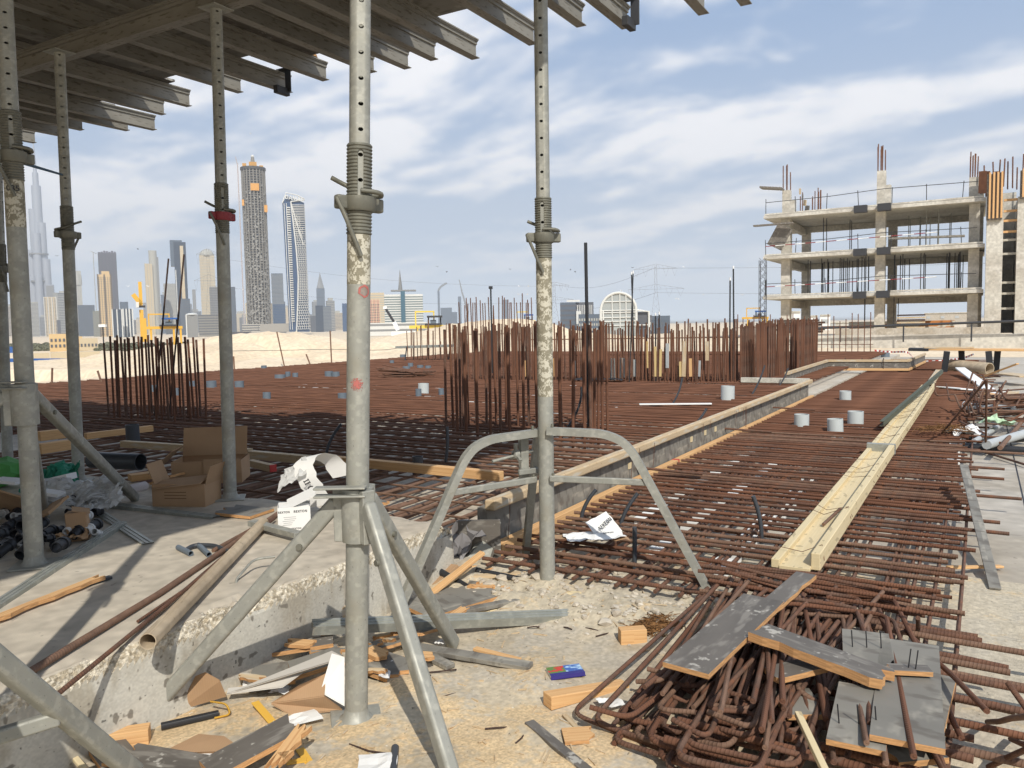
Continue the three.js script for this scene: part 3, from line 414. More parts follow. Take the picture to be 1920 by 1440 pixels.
// the larger mat
{
  const o = g(5, -6, 0.2), t = thing('rebar_mat', 'wide rusty reinforcing mat of the raft, running up to the sand mounds', 'rebar mat', o), L = local(o);
  const bar = (A, B, r, m, n = 6, a = 0.008, sides = 6) => part(t, 'bar', tube(wob(L(A), L(B), n, a), r, sides), m);
  let u = 5.62; while (u < 32) { const y = 0.262 + rr(-0.007, 0.007); bar(g(u, -20.3 + rr(-0.2, 0.2), y), g(u + rr(-0.04, 0.04), -2.86 + rr(-0.06, 0.02), y), 0.0125, u > 9 ? mat.rustRed : pick(rusts), 9, 0.012); u += u < 12 ? rr(0.12, 0.16) : rr(0.15, 0.2); }
  for (let v = -20.2; v < -2.8; v += rr(0.17, 0.24)) bar(g(v > -9 ? 3.86 : 5.5, v, 0.236), g(32, v + rr(-0.05, 0.05), 0.236), 0.0125, v > -9 ? mat.rustPale : mat.rust, 10, 0.012);
  for (let v = -6.2; v < -2.85; v += rr(0.12, 0.2)) bar(g(3.86, v, 0.19 + rr(0, 0.02)), g(rr(5.3, 6.4), v + rr(-0.25, 0.1), 0.2), 0.013, mat.rustPale, 3, 0.008, 7);
  for (const q of [3.98, 4.22, 4.55, 4.9, 5.2]) bar(g(q, -9, 0.26), g(q + rr(-0.05, 0.05), -2.82, 0.262), 0.0085, mat.rustPale, 7, 0.008);
  const sp = rbox(0.06, 0.07, 0.14, 0.006); for (let i = 0; i < 90; i++) part(t, 'sunlit_gap_block', sp, mat.white, L(g(rr(9.3, 15.5), rr(-14, -3.2), 0.222)), [0, TH + rr(-0.15, 0.15), 0]);  // white blocks added to stand in for sunlit floor glimpsed through this mat
}
// starter bars
function cage(label, ring, y0, h0, h1, r, ties, lean = 0.02, name = 'column_starter_bars') {
  const o = g(ring[0][0], ring[0][1], y0), t = thing(name, label, 'rebar cage', o), L = local(o), P = ring.map(([u, v]) => { const a = L(g(u + rr(-0.02, 0.02), v + rr(-0.02, 0.02), y0)); part(t, 'bar', tube([a, a.clone().add(V3(rr(-lean, lean), rr(h0, h1), rr(-lean, lean)))], r * rr(0.9, 1.1), 8), rnd() < 0.6 ? mat.rustRed : mat.rust); return a; });
  for (const y of ties) part(t, 'tie_bar', tube([...P, P[0]].map((p) => p.clone().add(V3(0, y, 0))), 0.005, 5), mat.rust); return t;
}
const rect = (u0, u1, v0, v1, d) => { const o = []; for (const v of steps(v0, v1, d)) o.push([u0, v]); for (const u of steps(u0 + d, u1 - d, d)) o.push([u, v1]); for (const v of steps(v0, v1, d).reverse()) o.push([u1, v]); for (const u of steps(u0 + d, u1 - d, d).reverse()) o.push([u, v0]); return o; };
cage('dark column starter bars standing in shade on the raft, thin rods rising above', rect(7.1, 7.62, -11.05, -9.55, 0.14), 0.14, 1.2, 1.32, 0.0165, [0.12], 0.028);
cage('ring of starter bars behind the mortar-splashed prop, half in shade', rect(7.75, 8.4, -5.46, -3.66, 0.15), 0.14, 1.28, 1.4, 0.0165, [0.1], 0.022);
cage('sparse starter bars standing at the raft edge against sand', rect(23.5, 24.4, -18.2, -16.2, 0.3), 0.14, 1.1, 1.5, 0.0145, [0.1], 0.04);
cage('tall starter bars rising highest above the dense wall bars', rect(19.9, 20.7, -13.4, -11.4, 0.22), 0.14, 1.9, 2.3, 0.0145, [0.1, 1.1], 0.06);
{ const row = []; for (const v of steps(-10.4, -4.25, 0.075)) row.push([lerp(15.3, 16.1, (v + 10.4) / 6.2) + rr(-0.03, 0.03), v]); for (const v of steps(-10.2, -4.3, 0.085)) row.push([lerp(15.75, 16.5, (v + 10.4) / 6.2), v]);
  cage('dense rusty starter bars of a wall with pale boards standing among them', row, 0.14, 1.16, 1.44, 0.0155, [], 0.03, 'wall_starter_bars'); }
{ const row = []; for (const u of steps(16.2, 18.6, 0.07)) row.push([u, -4.15 + 0.03 * (u % 1)], [u, -3.85]); for (const u of steps(19.0, 21.6, 0.07)) row.push([u, -3.95], [u + 0.02, -3.62]);
  cage('packed wall of rusty starter bars ending at the low edge form', row, 0.14, 1.2, 1.4, 0.0165, [], 0.02, 'wall_starter_bars'); }
{ const t = thing('wall_mesh_bars', 'thin upright bars crossed by two horizontal bars in front of the unfinished building', 'rebar cage', g(33, -8.6, 0.1)), o = g(33, -8.6, 0.1), L = local(o); for (const v of steps(-8.6, -3.6, 0.22)) part(t, 'bar', tube([L(g(33, v, 0.05)), L(g(33 + rr(-0.05, 0.05), v, rr(1.35, 1.75)))], 0.018, 6), mat.rustFar); for (const y of [0.5, 1.2]) part(t, 'bar', tube([L(g(33, -8.7, y)), L(g(33, -3.5, y))], 0.013, 5), mat.rustFar); }
{ const t = thing('wall_mesh_bars', 'horizontal bars tied along the back of the dense wall bars', 'rebar cage', g(17.2, -10, 0.1)), o = g(17.2, -10, 0.1), L = local(o); for (const v of steps(-10, -4.4, 0.16)) part(t, 'bar', tube([L(g(17.4, v, 0.1)), L(g(17.4, v + rr(-0.03, 0.03), rr(1.15, 1.4)))], 0.014, 6), mat.rustFar); for (const y of [0.75, 1.12]) part(t, 'bar', tube([L(g(17.38, -10, y)), L(g(17.38, -4.4, y + 0.02))], 0.012, 5), mat.rustFar); }
// pale boards and conduit bundles between the wall bars
{ const bd = [[1147, 672, 713, 5, 'w'], [1153, 672, 713, 5, 'w'], [1164, 671, 708, 5, 'w'], [1171, 671, 708, 4, 'w'], [1190, 674, 706, 5, 'g'], [1214, 640, 690, 3, 'y'], [1228, 650, 706, 6, 'y'], [1238, 655, 706, 4, 'y'], [1251, 644, 690, 6, 'g'], [1276, 678, 706, 4, 'y'], [1282, 640, 706, 7, 'p'], [1295, 672, 706, 5, 'o'], [1311, 676, 706, 4, 'g'], [1326, 640, 676, 6, 'p'], [1135, 650, 700, 4, 'p'], [1098, 630, 690, 5, 'p'], [984, 676, 706, 5, 'o'], [1040, 672, 706, 4, 'o'], [1078, 676, 704, 4, 'w']];
  const mm = { w: M({ color: new THREE.Color(0.55, 0.54, 0.49) }), g: mat.pvc, y: M({ color: new THREE.Color(0.6, 0.44, 0.2) }), p: mat.pineDust, o: mat.pine };
  const nm = { w: ['conduit_bundle', 'pale conduit tied upright inside the dense wall bars', 'conduit'], g: ['conduit_bundle', 'grey conduit tied upright inside the dense wall bars', 'conduit'], y: ['taped_board', 'yellowish board standing upright inside the dense wall bars', 'board'], p: ['upright_board', 'dusty pale board standing upright inside the dense wall bars', 'board'], o: ['upright_board', 'orange timber standing upright inside the dense wall bars', 'board'] };
  for (const [x, a, b, w, k] of bd) { const d = lerp(17.6, 15.95, (x - 1100) / 260) - 0.1, s = d / FOC, p = at(x, b, d), h = (b - a) * s; solo(nm[k][0], nm[k][1], nm[k][2], k === 'w' || k === 'g' ? merge([0, 1, 2].map((i) => tube([V3((i - 1) * w * s * 0.34, 0, 0), V3((i - 1) * w * s * 0.34, h, 0)], w * s * 0.19, 6))) : uvBox(new THREE.BoxGeometry(w * s, h, 0.03).translate(0, h / 2, 0), 'y'), mm[k], p, [rr(-0.02, 0.02), TH - PI / 2, rr(-0.04, 0.04)], 'pieces standing in the wall bars'); }
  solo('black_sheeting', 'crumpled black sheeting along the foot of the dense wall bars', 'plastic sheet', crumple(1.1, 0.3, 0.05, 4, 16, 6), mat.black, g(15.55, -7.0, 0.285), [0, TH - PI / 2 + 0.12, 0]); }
// single rods standing out of the raft
[[1098, 455, 9.4, 0.02, 0.012, 'black', 'tall black rod standing alone in the column starter bars'], [1187, 513, 16.6, 0.013, -0.1, 'black', 'thin dark rod with a white tip, one of a pair before the arched glass front'], [1184, 515, 16.8, 0.013, 0.06, 'black', 'thin dark rod with a white tip, one of a pair before the arched glass front'], [1229, 592, 16.6, 0.013, 0, 'black', 'short dark rod with a white tip, one of a pair near the pylon'], [1236, 590, 16.6, 0.013, 0.01, 'black', 'short dark rod with a white tip, one of a pair near the pylon'], [1375, 504, 16.4, 0.016, 0.02, 'black', 'taller dark rod with a white tip over the packed wall bars'], [1369, 526, 16.4, 0.016, -0.01, 'black', 'shorter dark rod with a white tip over the packed wall bars'], [920, 537, 20.4, 0.02, 0, 'black', 'dark rod with a clamp near its top, above the tallest starter bars']].forEach(([x, y, d, r, l, m, label]) => {
  const p = at(x, y, d), t = thing('dowel_rod', label, 'rod', V3(p.x + l, 0.16, p.z), 0, label.includes('one of a pair') ? 'paired rods' : undefined), h = p.y - 0.16; part(t, 'rod', tube([V3(0, 0, 0), V3(-l, h, 0)], r, 8), mat[m]); if (label.includes('white')) part(t, 'tip', tube([V3(-l, h, 0), V3(-l, h + 0.06, 0)], r * 1.15, 8), mat.white); if (label.includes('clamp')) part(t, 'clamp', rbox(0.1, 0.07, 0.07), mat.black, [0, h - 0.03, 0]);
});
for (const [x, y, x2, y2, label] of [[316, 485, 302, 640, 'thin upper rod leaning over the shaded starter bars'], [345, 477, 330, 640, 'second thin rod leaning over the shaded starter bars']]) { const A = at(x, y, 11.2), B = at(x2, y2, 11.2); B.lerp(A, -0.9); B.y = max(0.2, B.y); solo('thin_rod', label, 'rod', tube([V3(0, 0, 0), A.clone().sub(B)], 0.013, 6), mat.rustDark, B); }

// ---------- edge forms ----------
{
  const t = thing('edge_form', 'long edge form of grey film-faced plywood with timber rails beside the mat', 'formwork', g(4.1, -2.62, 0.0), TH), X = (u) => u - 4.1;
  let u = 4.1; for (const L of [2.44, 2.44, 2.44, 2.44, 1.2]) { part(t, 'plywood_panel', uvBox(new THREE.BoxGeometry(L - 0.006, 0.34, 0.018)), mat.film2, [X(u + L / 2), 0.205, -0.045]); u += L; }
  u = 4.16; for (const L of [3.0, 2.9, 2.6, 2.5]) { const r = part(t, 'top_rail', rbox(L - 0.01, 0.07, 0.08, 0.016), mat.pineDust, [X(u + L / 2), 0.378 + rr(-0.004, 0.004), -0.01 + rr(-0.008, 0.008)], [0, rr(-0.004, 0.004), rr(-0.002, 0.002)]); u += L; }
  u = 4.22; for (const L of [3.4, 3.8, 3.7]) { part(t, 'bottom_rail', rbox(L - 0.005, 0.085, 0.06, 0.004), mat.pine, [X(u + L / 2), 0.09, 0.02], [0, rr(-0.003, 0.003), 0]); u += L; }
  for (const [q, y] of [[6.55, 0.24], [8.3, 0.24], [8.8, 0.25], [9.2, 0.24]]) part(t, 'box_out', uvBox(new THREE.BoxGeometry(0.06, 0.055, 0.012)), mat.chan, [X(q), y, -0.033]);
  part(t, 'red_mark', box(0.06, 0.0872, 0.0622), mat.red, [X(7.62), 0.09, 0.02]);
  for (let i = 0; i < 12; i++) { const q = rr(4.3, 14); part(t, 'tie_wire', tube([V3(X(q), 0.38, 0.02), V3(X(q) + 0.02, 0.39, 0.04), V3(X(q) + rr(-0.02, 0.02), rr(0.1, 0.3), 0.035)], 0.002, 4), mat.rustFar); }
  for (const [q, a, b] of [[6.7, -0.1, 0.55], [9.6, -0.1, 0.5], [12.2, -0.1, 0.55]]) part(t, 'tie_rod', tube([V3(X(q), 0.2, a), V3(X(q) + 0.08, 0.17, b)], 0.012, 8), mat.rust);
  part(t, 'end_panel', uvBox(new THREE.BoxGeometry(0.018, 0.3, 0.26)), mat.film, [-0.03, 0.16, -0.02], [0, 0.5, 0.08]);
}
{
  const t = thing('edge_form', 'low edge form with two timber rails round the pit behind the packed wall bars', 'formwork', g(21.6, -3.5, 0.1), TH);
  for (const [a, b] of [[[-5.0, 0.15], [0.3, 0.1]], [[0.3, 0.1], [0.55, 1.95]], [[0.55, 1.95], [4.6, 2.1]]]) for (const [n, y, h, m] of [['plywood_panel', 0.19, 0.24, mat.film], ['top_rail', 0.32, 0.06, mat.pineDust], ['bottom_rail', 0.1, 0.06, mat.pine]]) { const A = V3(a[0], y, a[1]), B = V3(b[0], y, b[1]); aim(part(t, n, rbox(A.distanceTo(B), h, n === 'plywood_panel' ? 0.018 : 0.07, 0.004), m), A, B); }
  for (const v of [0.5, 0.9, 1.4]) part(t, 'wire_stub', tube(fillet([V3(0.45, 0.1, v), V3(0.4, 0.36, v), V3(0.5, 0.4, v), V3(0.55, 0.3, v)], 0.05), 0.008, 5), mat.rustDark);
  part(t, 'cross_rail', rbox(0.08, 0.1, 1.3, 0.01), mat.wall, [-5.6, 0.22, 0.05]);
}
// timbers lying across the raft behind the raised slab
[[620, 862, 940, 893, 0.30, 0.075, 'pine', 'orange timber lying across the mat behind the slab, partly in sun'], [470, 852, 622, 866, 0.30, 0.075, 'pineDust', 'short grey timber butted to the orange timber behind the slab'], [230, 832, 470, 848, 0.30, 0.07, 'pineDust', 'shaded timber passing behind the open cardboard box'], [160, 818, 285, 803, 0.34, 0.07, 'pine', 'shaded timber pointing at the capped pipe on the raft'], [72, 818, 122, 812, 0.42, 0.1, 'pine', 'upper timber of the pair stacked behind the heap'], [72, 842, 140, 832, 0.36, 0.1, 'pine', 'lower timber of the pair stacked behind the heap'], [470, 868, 512, 878, 0.33, 0.06, 'pineDust', 'timber stub with a red painted end by the cardboard box']].forEach(([x, y, x2, y2, h, s, m, label]) => { const A = on(x, y, h), B = on(x2, y2, h); const o = aim(solo('timber', label, 'timber', rbox(A.distanceTo(B), s, s, 0.004), mat[m]), A, B); if (label.includes('red')) part(o, 'red_end', rbox(0.012, s * 1.02, s * 1.02, 0.002), mat.red, [A.distanceTo(B) / 2, 0, 0]); });
// pale timber channel lying on the mat
{
  const t = thing('timber_channel', 'pale yellow timber trough running along the mat by the grey floor', 'formwork', g(4.42, -0.83, 0.14), TH); let u = 0;
  for (const L of [4.3, 4.4, 4.2]) { part(t, 'bottom_board', rbox(L - 0.01, 0.02, 0.16, 0.003), mat.chan, [u + L / 2, 0.012, -0.02 + rr(-0.004, 0.004)]); part(t, 'side_timber', rbox(L - 0.02, 0.05, 0.045, 0.005), mat.chan, [u + L / 2, 0.028, -0.118]); part(t, 'side_timber', rbox(L - 0.015, 0.095, 0.05, 0.006), mat.chan, [u + L / 2 + 0.05, 0.05, 0.085], [0, rr(-0.003, 0.003), 0]); u += L; }
  part(t, 'plank', rbox(4.4, 0.05, 0.14, 0.008), mat.pineDust, [15.4, 0.05, -0.02], [0, 0.006, 0]);
  part(t, 'foil_tape', rbox(0.07, 0.1, 0.262, 0.003), mat.zinc, [4.32, 0.05, -0.012]);
  for (let i = 0; i < 26; i++) { const q = rr(0.1, 12); part(t, 'tie_wire', tube([V3(q, 0.09 * rnd() + 0.03, -0.15), V3(q + rr(-0.06, 0.06), 0.06, rr(-0.1, 0)), V3(q + rr(-0.1, 0.1), 0.104, 0.09), V3(q + rr(-0.05, 0.05), 0.04, 0.116)], 0.0022, 4), mat.rustFar); }
  part(t, 'rusty_pin', tube([V3(0.95, 0.04, -0.02), V3(1.32, 0.07, 0.03)], 0.011, 7), mat.rustPale);
  solo('steel_channel', 'dark green steel channel leaning along the pale timber trough', 'steel channel', merge([uvBox(new THREE.BoxGeometry(7.2, 0.062, 0.008).translate(0, 0, 0.02)), uvBox(new THREE.BoxGeometry(7.2, 0.008, 0.045).translate(0, 0.028, 0)), uvBox(new THREE.BoxGeometry(7.2, 0.008, 0.045).translate(0, -0.028, 0))]), M({ color: new THREE.Color(0.075, 0.085, 0.06), roughness: 0.85 })); aim(scene.getObjectByName('steel_channel'), on(1663, 786, 0.24), on(1762, 700, 0.42));
}
// leaning steel strip at the grey floor
aim(solo('steel_strip', 'flat steel strip leaning from the mat ends onto the grey floor', 'steel strip', rbox(on(1807, 872, 0.34).distanceTo(on(1866, 1104, 0.01)), 0.012, 0.06, 0.003), mat.film2), on(1807, 872, 0.34), on(1866, 1104, 0.01));
aim(solo('wood_strip', 'orange wood strip lying under the leaning steel strip', 'wood strip', rbox(on(1776, 1064, 0.04).distanceTo(on(1880, 1062, 0.012)), 0.014, 0.035, 0.003), mat.pine), on(1776, 1064, 0.045), on(1880, 1062, 0.012));
// pipe sleeves
const sleeve = (x, yb, w, h, m, label, lvl = 0.12) => { const p = on(x, yb, lvl), d = hypot(p.x, p.z), s = hypot(p.x, p.z, EYE - lvl) / FOC, R = w * s / 2; solo('pipe_sleeve', label, 'pipe', pipe(h * s * 1.05 + 0.1, R, R * 0.9, 22), m, V3(p.x, lvl - 0.1, p.z), [rr(-0.03, 0.03), rr(0, 6), rr(-0.03, 0.03)], 'pipe sleeves standing in the mats'); };
const pvcL = M({ color: new THREE.Color(0.5, 0.53, 0.52), roughness: 0.55 });
[[1503, 799, 25, 20], [1567, 810, 26, 22], [1604, 795, 26, 21], [1585, 750, 19, 15]].forEach((a) => sleeve(...a, pvcL, 'short light grey pipe sleeve in the mat beside the timber trough'));
sleeve(1364, 754, 24, 28, pvcL, 'tall light grey pipe sleeve in the raft near the edge form', 0.22); sleeve(794, 742, 20, 22, pvcL, 'whitish pipe sleeve paired with a slim grey one in the raft', 0.22);
[[785, 747, 11, 17], [828, 745, 10, 16]].forEach((a) => sleeve(...a, mat.pvcBlue, 'slim blue grey pipe sleeve beside the whitish one', 0.22));
[[397, 730, 17, 14], [449, 730, 16, 14], [500, 752, 14, 15], [525, 712, 19, 9], [540, 709, 9, 11], [554, 710, 10, 10], [617, 709, 15, 12], [630, 709, 14, 11], [642, 752, 16, 14], [495, 693, 10, 7], [290, 738, 12, 14], [330, 746, 12, 16], [360, 728, 14, 12], [762, 694, 14, 7], [770, 690, 10, 9], [788, 692, 12, 7], [803, 693, 11, 7], [735, 683, 8, 7], [755, 671, 10, 6]].forEach((a) => sleeve(...a, mat.pvcBlue, 'small blue grey pipe sleeve standing in the wide raft mat', 0.22));
[[1660, 668, 14, 9], [1720, 684, 14, 12], [1698, 686, 8, 8]].forEach((a) => sleeve(...a, mat.pvcBlue, 'dark grey pipe sleeve near the red and white tape', 0.12));
sleeve(250, 826, 22, 26, mat.pvcDark, 'dark capped pipe standing behind the shaded timbers', 0.3);
sleeve(783, 868, 20, 12, mat.pvcDark, 'short black pipe collar on the timber behind the slab', 0.33);
// white plastic batten on the raft
aim(solo('plastic_batten', 'white plastic batten lying on the raft by the curved conduits', 'batten', rbox(1.05, 0.02, 0.06, 0.004), mat.white), on(1205, 758, 0.29), on(1328, 757, 0.29));
// conduit stubs
[[[1190, 1080], [1190, 988], 0.03, 0, 4.6, 'straight dark conduit stub standing in the mortar before the mat'], [[1428, 1014], [1412, 930], 0.1, 0.03, 5.0, 'black conduit stub curving up from the middle of the mat'], [[1090, 972], [1118, 918], 0.12, -0.04, 5.5, 'black conduit stub bent over beside the edge form rail'], [[1164, 982], [1196, 925], 0.12, -0.03, 5.4, 'black conduit stub bent over below the leg of the bent tripod'], [[1262, 756], [1279, 708], 0.26, 0.05, 12.4, 'black conduit curving up from the raft near the white batten'], [[1410, 740], [1434, 685], 0.26, 0.04, 13.5, 'black conduit curving up before the packed wall bars'], [[1462, 722], [1478, 690], 0.26, 0.03, 15, 'black conduit curving up near the corner of the low edge form'], [[1065, 800], [1090, 725], 0.26, 0.1, 9.2, 'black conduit curling inside the ring of starter bars'], [[612, 850], [640, 795], 0.3, -0.05, 7.6, 'shaded black conduit arching over the raft behind the slab'], [[1300, 800], [1325, 766], 0.3, 0.02, 10.5, 'rusty conduit stub leaning by the edge form'], [[836, 862], [838, 800], 0.3, 0.02, 7.2, 'shaded thin conduit standing behind the orange timber']].forEach(([a, b, y, c, d, label]) => { const A = on(a[0], a[1], y), q = hypot(A.x, A.z) / hypot(...(() => { const s = sight(a[0], a[1]); return [s.x, s.z]; })()), B = at(b[0], b[1], q), Mi = A.clone().lerp(B, 0.5).addScaledVector(camR, c); solo('conduit_stub', label, 'conduit', tube([V3(0, -0.02, 0), ...new THREE.QuadraticBezierCurve3(V3(0, 0, 0), Mi.sub(A).multiplyScalar(1), B.sub(A)).getPoints(8)], q < 6 ? 0.0135 : 0.014, 8), mat.pvcDark, A); });
// stacked bars on the raft
{ const o = on(750, 706, 0.27), t = thing('bar_stack', 'small heap of cut bars lying on the raft among pipe sleeves', 'bar heap', o); for (let i = 0; i < 26; i++) part(t, 'bar', tube([V3(rr(-0.55, -0.3), 0.02 + 0.3 * rnd() * (1 - i / 60), rr(-0.3, 0.3)), V3(rr(0.3, 0.9), 0.02 + 0.12 * rnd(), rr(-0.4, 0.3))], 0.016, 6), mat.rust); }

// ---------- heap of bent bars ----------
{
  const o = g(2.9, -0.9, 0), t = thing('bent_bar_heap', 'heap of rusty U-bent reinforcing bars dumped at the corner of the mat', 'rebar heap', o), L = local(o);
  const ubar = (u, v, y, ang, L1, W, dy, L2 = L1) => { const D = g(cos(ang), sin(ang), 0), S = g(-sin(ang), cos(ang), 0); const B1 = g(u, v, y), B2 = B1.clone().addScaledVector(S, W), pts = [B1.clone().addScaledVector(D, L1).add(V3(0, dy, 0)), B1, B2.add(V3(0, rr(-0.02, 0.03), 0)), B2.clone().addScaledVector(D, L2).add(V3(0, dy * rr(0.7, 1.2), 0))]; part(t, 'bent_bar', tube(fillet(pts.map(L), 0.06, 4), rr(0.0085, 0.0105), 8), pick(rusts)); };
  ubar(2.61, -1.3, 0.04, 0.16, 1.25, 0.42, 0.16, 1.1); ubar(2.58, -1.2, 0.05, 0.12, 1.2, 0.4, 0.2);
  for (let i = 0; i < 19; i++) { const k = i / 19; ubar(lerp(2.6, 2.38, k) + rr(-0.1, 0.1), lerp(-1.14, -0.72, k) + rr(-0.06, 0.06), lerp(0.02, 0.17, rnd() * k) + 0.02, rr(-0.03, 0.26) - k * 0.14, rr(1.2, 1.5), rr(0.16, 0.38), rr(0.02, 0.12), rr(0.5, 1.4)); }
  for (let i = 0; i < 34; i++) { const a = g(rr(2.45, 2.9), rr(-1.08, -0.52), rr(0.1, 0.2)), q = rr(-0.1, 0.24), b = a.clone().add(g(rr(0.95, 1.3), q, rr(0, 0.08))), e = a.clone().add(g(rr(-0.04, 0.06), rr(0.08, 0.16) * (i % 2 ? 1 : -1), rr(-0.04, 0.02))); part(t, 'bent_bar', tube(fillet((i % 3 ? [e, a, b] : [a, b]).map(L), 0.05, 4), 0.0095, 8), pick(rusts)); }
  for (let i = 0; i < 11; i++) ubar(rr(3.6, 3.98), rr(-0.5, -0.3), rr(0.16, 0.27), PI + rr(-0.45, -0.1), rr(1.0, 1.3), rr(0.3, 0.42), rr(-0.1, 0.06));
  for (let i = 0; i < 5; i++) ubar(rr(2.45, 2.75), rr(-0.72, -0.5), rr(0.08, 0.16), rr(-0.25, 0.1), rr(0.9, 1.3), rr(-0.3, 0.25), rr(-0.05, 0.1));
  for (let i = 0; i < 14; i++) { const a = g(rr(3.7, 4.05), rr(-1.25, -0.55), rr(0.18, 0.3)), b = a.clone().add(g(rr(-0.05, 0.05), rr(0.25, 0.6), rr(-0.06, 0.02))); part(t, 'bent_bar', tube([L(a), L(b)], 0.0095, 8), pick(rusts)); }
  ubar(4.0, -1.02, 0.26, PI / 2 - 0.1, 0.4, -0.0, 0);
}

// ================= unfinished building across the site =================
{
  const o = g(69.5, -16, 0.1), t = thing('unfinished_building', 'unfinished concrete frame building with three open floors and bars on its columns', 'building', o, TH);
  const X = (u) => u - 69.5, Z = (v) => v + 16, dk = mat.bldg;
  const floors = [3.25, 6.62, 10.0];
  floors.forEach((y, i) => {
    part(t, 'floor_slab', box(11, 0.26, 16.1), mat.bldg, [5.5, y, 8.05 + 0.02 * i]);
    part(t, 'edge_upstand', box(0.35, 0.12, 9.2), mat.bldg, [0.25, y + 0.22, 4.7]);
    part(t, 'edge_upstand', box(0.35, 0.12, 6.2), mat.bldg, [0.22, y + 0.22, 12.9]);
    for (const v of [7.6, 9.3]) part(t, 'edge_bracket', box(0.7, 0.55, 0.95), mat.darkIron, [-0.2, y - 0.02, v]);
    const n = [10, 26, 4][i === 2 ? 0 : i === 1 ? 1 : 2];
    for (const [q, h] of [[8.9, 0.9]]) part(t, 'soffit_beam', box(0.4, 0.5, 15), mat.bldg, [q, y - 0.4, 8]);
  });
  for (const y of [0, 3.41, 6.78]) { for (const v of [1.6, 8.9, 15.4]) { part(t, 'column', box(0.9, y ? 3.1 : 3.19, 0.72), mat.bldg, [1.6, y + (y ? 1.52 : 1.5), v]); part(t, 'column', box(0.8, 3.0, 0.7), mat.bldg, [9.4, y + 1.5, v + 0.2]); } part(t, 'cross_beam', box(7.4, 0.6, 0.5), mat.bldg, [5.6, y + 2.7, 1.6]); part(t, 'side_wall', box(6.0, 3.0, 0.3), dk, [6.2, y + 1.51, 15.85]); }
  // props between the floors
  const pg = (h) => tube([V3(0, 0, 0), V3(0, h, 0)], 0.036, 6);
  const p1 = pg(3.0); for (const [y, vs] of [[6.78, [4.6, 6.2, 10.6, 11.4, 12.2, 12.9, 13.7]], [3.42, [3.2, 3.6, 4.0, 4.4, 4.7, 5.6, 5.8, 6.0, 6.2, 6.9, 7.3, 7.5, 7.9, 8.2, 9.9, 10.2, 10.6, 11.9, 12.1, 13.6, 13.8, 14.1, 14.4, 14.6]], [0.02, [7.5, 9.9]]]) for (const v of vs) for (let n2 = 0; n2 < 2; n2++) part(t, 'floor_prop', p1, y > 5 && v > 10 ? mat.galv : mat.darkIron, [rr(1, 8), y - 0.02, v + rr(-0.1, 0.1)]);
  // edge rails with their posts
  for (const y of [10.2, 6.8, 3.42]) { for (let v = 0.2; v < 16; v += 2.4) part(t, 'rail_post', tube([V3(0, 0, 0), V3(rr(-0.06, 0.06), 1.3, rr(-0.08, 0.08))], 0.03, 5), mat.darkIron, [0.1, y, v]); part(t, 'rail', tube([V3(0, 1.0, 0), V3(0, 1.05, 5), V3(0, 1.25, 9), V3(0, 1.15, 15.4)], 0.028, 5), mat.darkIron, [0.1, y, 0.2]); if (y < 10) for (let v = 0.2; v < 13; v += 0.8) part(t, 'striped_tube', tube([V3(0, 0, 0), V3(0, 0.02, 0.78)], 0.035, 5), floor(v / 0.8) % 2 ? mat.white : mat.redIron, [0.05, y + 0.75 + v * 0.02, v]); }
  // columns of the next floor with bars
  for (const [v, h] of [[1.6, 2.1], [8.9, 2.9], [15.3, 1.7]]) { part(t, 'column', box(0.7, h, 0.62), mat.bldg, [1.6, 10.16 + h / 2, v]); part(t, 'column', box(0.7, h * 0.6, 0.4), mat.bldg, [1.6, 10.16 + h * 0.3, v + 0.5]); for (let i = 0; i < 7; i++) part(t, 'column_bar', tube([V3(0, 0, 0), V3(rr(-0.03, 0.03), rr(1.6, 2.3), rr(-0.03, 0.03))], 0.045, 5), mat.rustFar, [1.3 + (i % 2) * 0.6, 10.1 + h, v - 0.25 + (i % 4) * 0.16]); }
  for (let i = 0; i < 10; i++) part(t, 'column_bar', tube([V3(0, 0, 0), V3(0, rr(1.8, 3.0), 0)], 0.045, 5), mat.rustFar, [rr(3, 9), 10.2, rr(1.9, 3.8)]);
  part(t, 'hanging_sheet', box(0.06, 1.9, 1.3), mat.film, [0.3, 8.3, 1.3], [0.5, 0.1, 0]); part(t, 'scaffold_board', box(0.5, 0.12, 3.2), mat.film, [-0.3, 9.3, 0.9]); part(t, 'scaffold_board', box(1.2, 0.14, 1.8), mat.film, [0.5, 12.4, 0.6], [0.15, 0, 0]);
  for (let i = 0; i < 6; i++) part(t, 'formwork_panel', box(0.5, 0.5, 0.08), i % 2 ? mat.film : mat.pineDust, [3 + i * 1.1, 12.3 - i * 0.35, 2.4], [0, 0.3 * i, 0.2]);
  part(t, 'bench', box(0.6, 0.14, 5.2), mat.film2, [0.4, 7.5, 12.2], [0.03, 0, 0]);
  // lift shaft
  for (const [v, w, h] of [[16.72, 1.05, 9.6], [20.2, 4.2, 9.9]]) part(t, 'shaft_wall', box(6, h, w), mat.bldg, [2.4, h / 2, v]);
  part(t, 'shaft_back', box(0.5, 11, 1.0), dk, [5.6, 5.5, 17.68]);
  for (const y of [1.9, 3.0, 3.8, 5.9, 6.9, 7.5, 8.3, 9.0, 9.8]) part(t, 'ladder_rung', box(0.2, 0.16, 0.86), y > 7.2 ? mat.pine : mat.wall, [0.1, y, 17.68]);
  for (const [v, w, y, h] of [[16.65, 1.0, 10.0, 3.3], [20.0, 3.6, 10.7, 2.0]]) { part(t, 'formwork_panel', box(0.2, h, w), mat.film, [-0.75, y, v]); for (let i = 0; i < 4; i++) part(t, 'formwork_batten', box(0.14, h, 0.12), mat.pine, [-0.93, y + 0.1, v - w / 2 + 0.2 + i * w / 4]); }
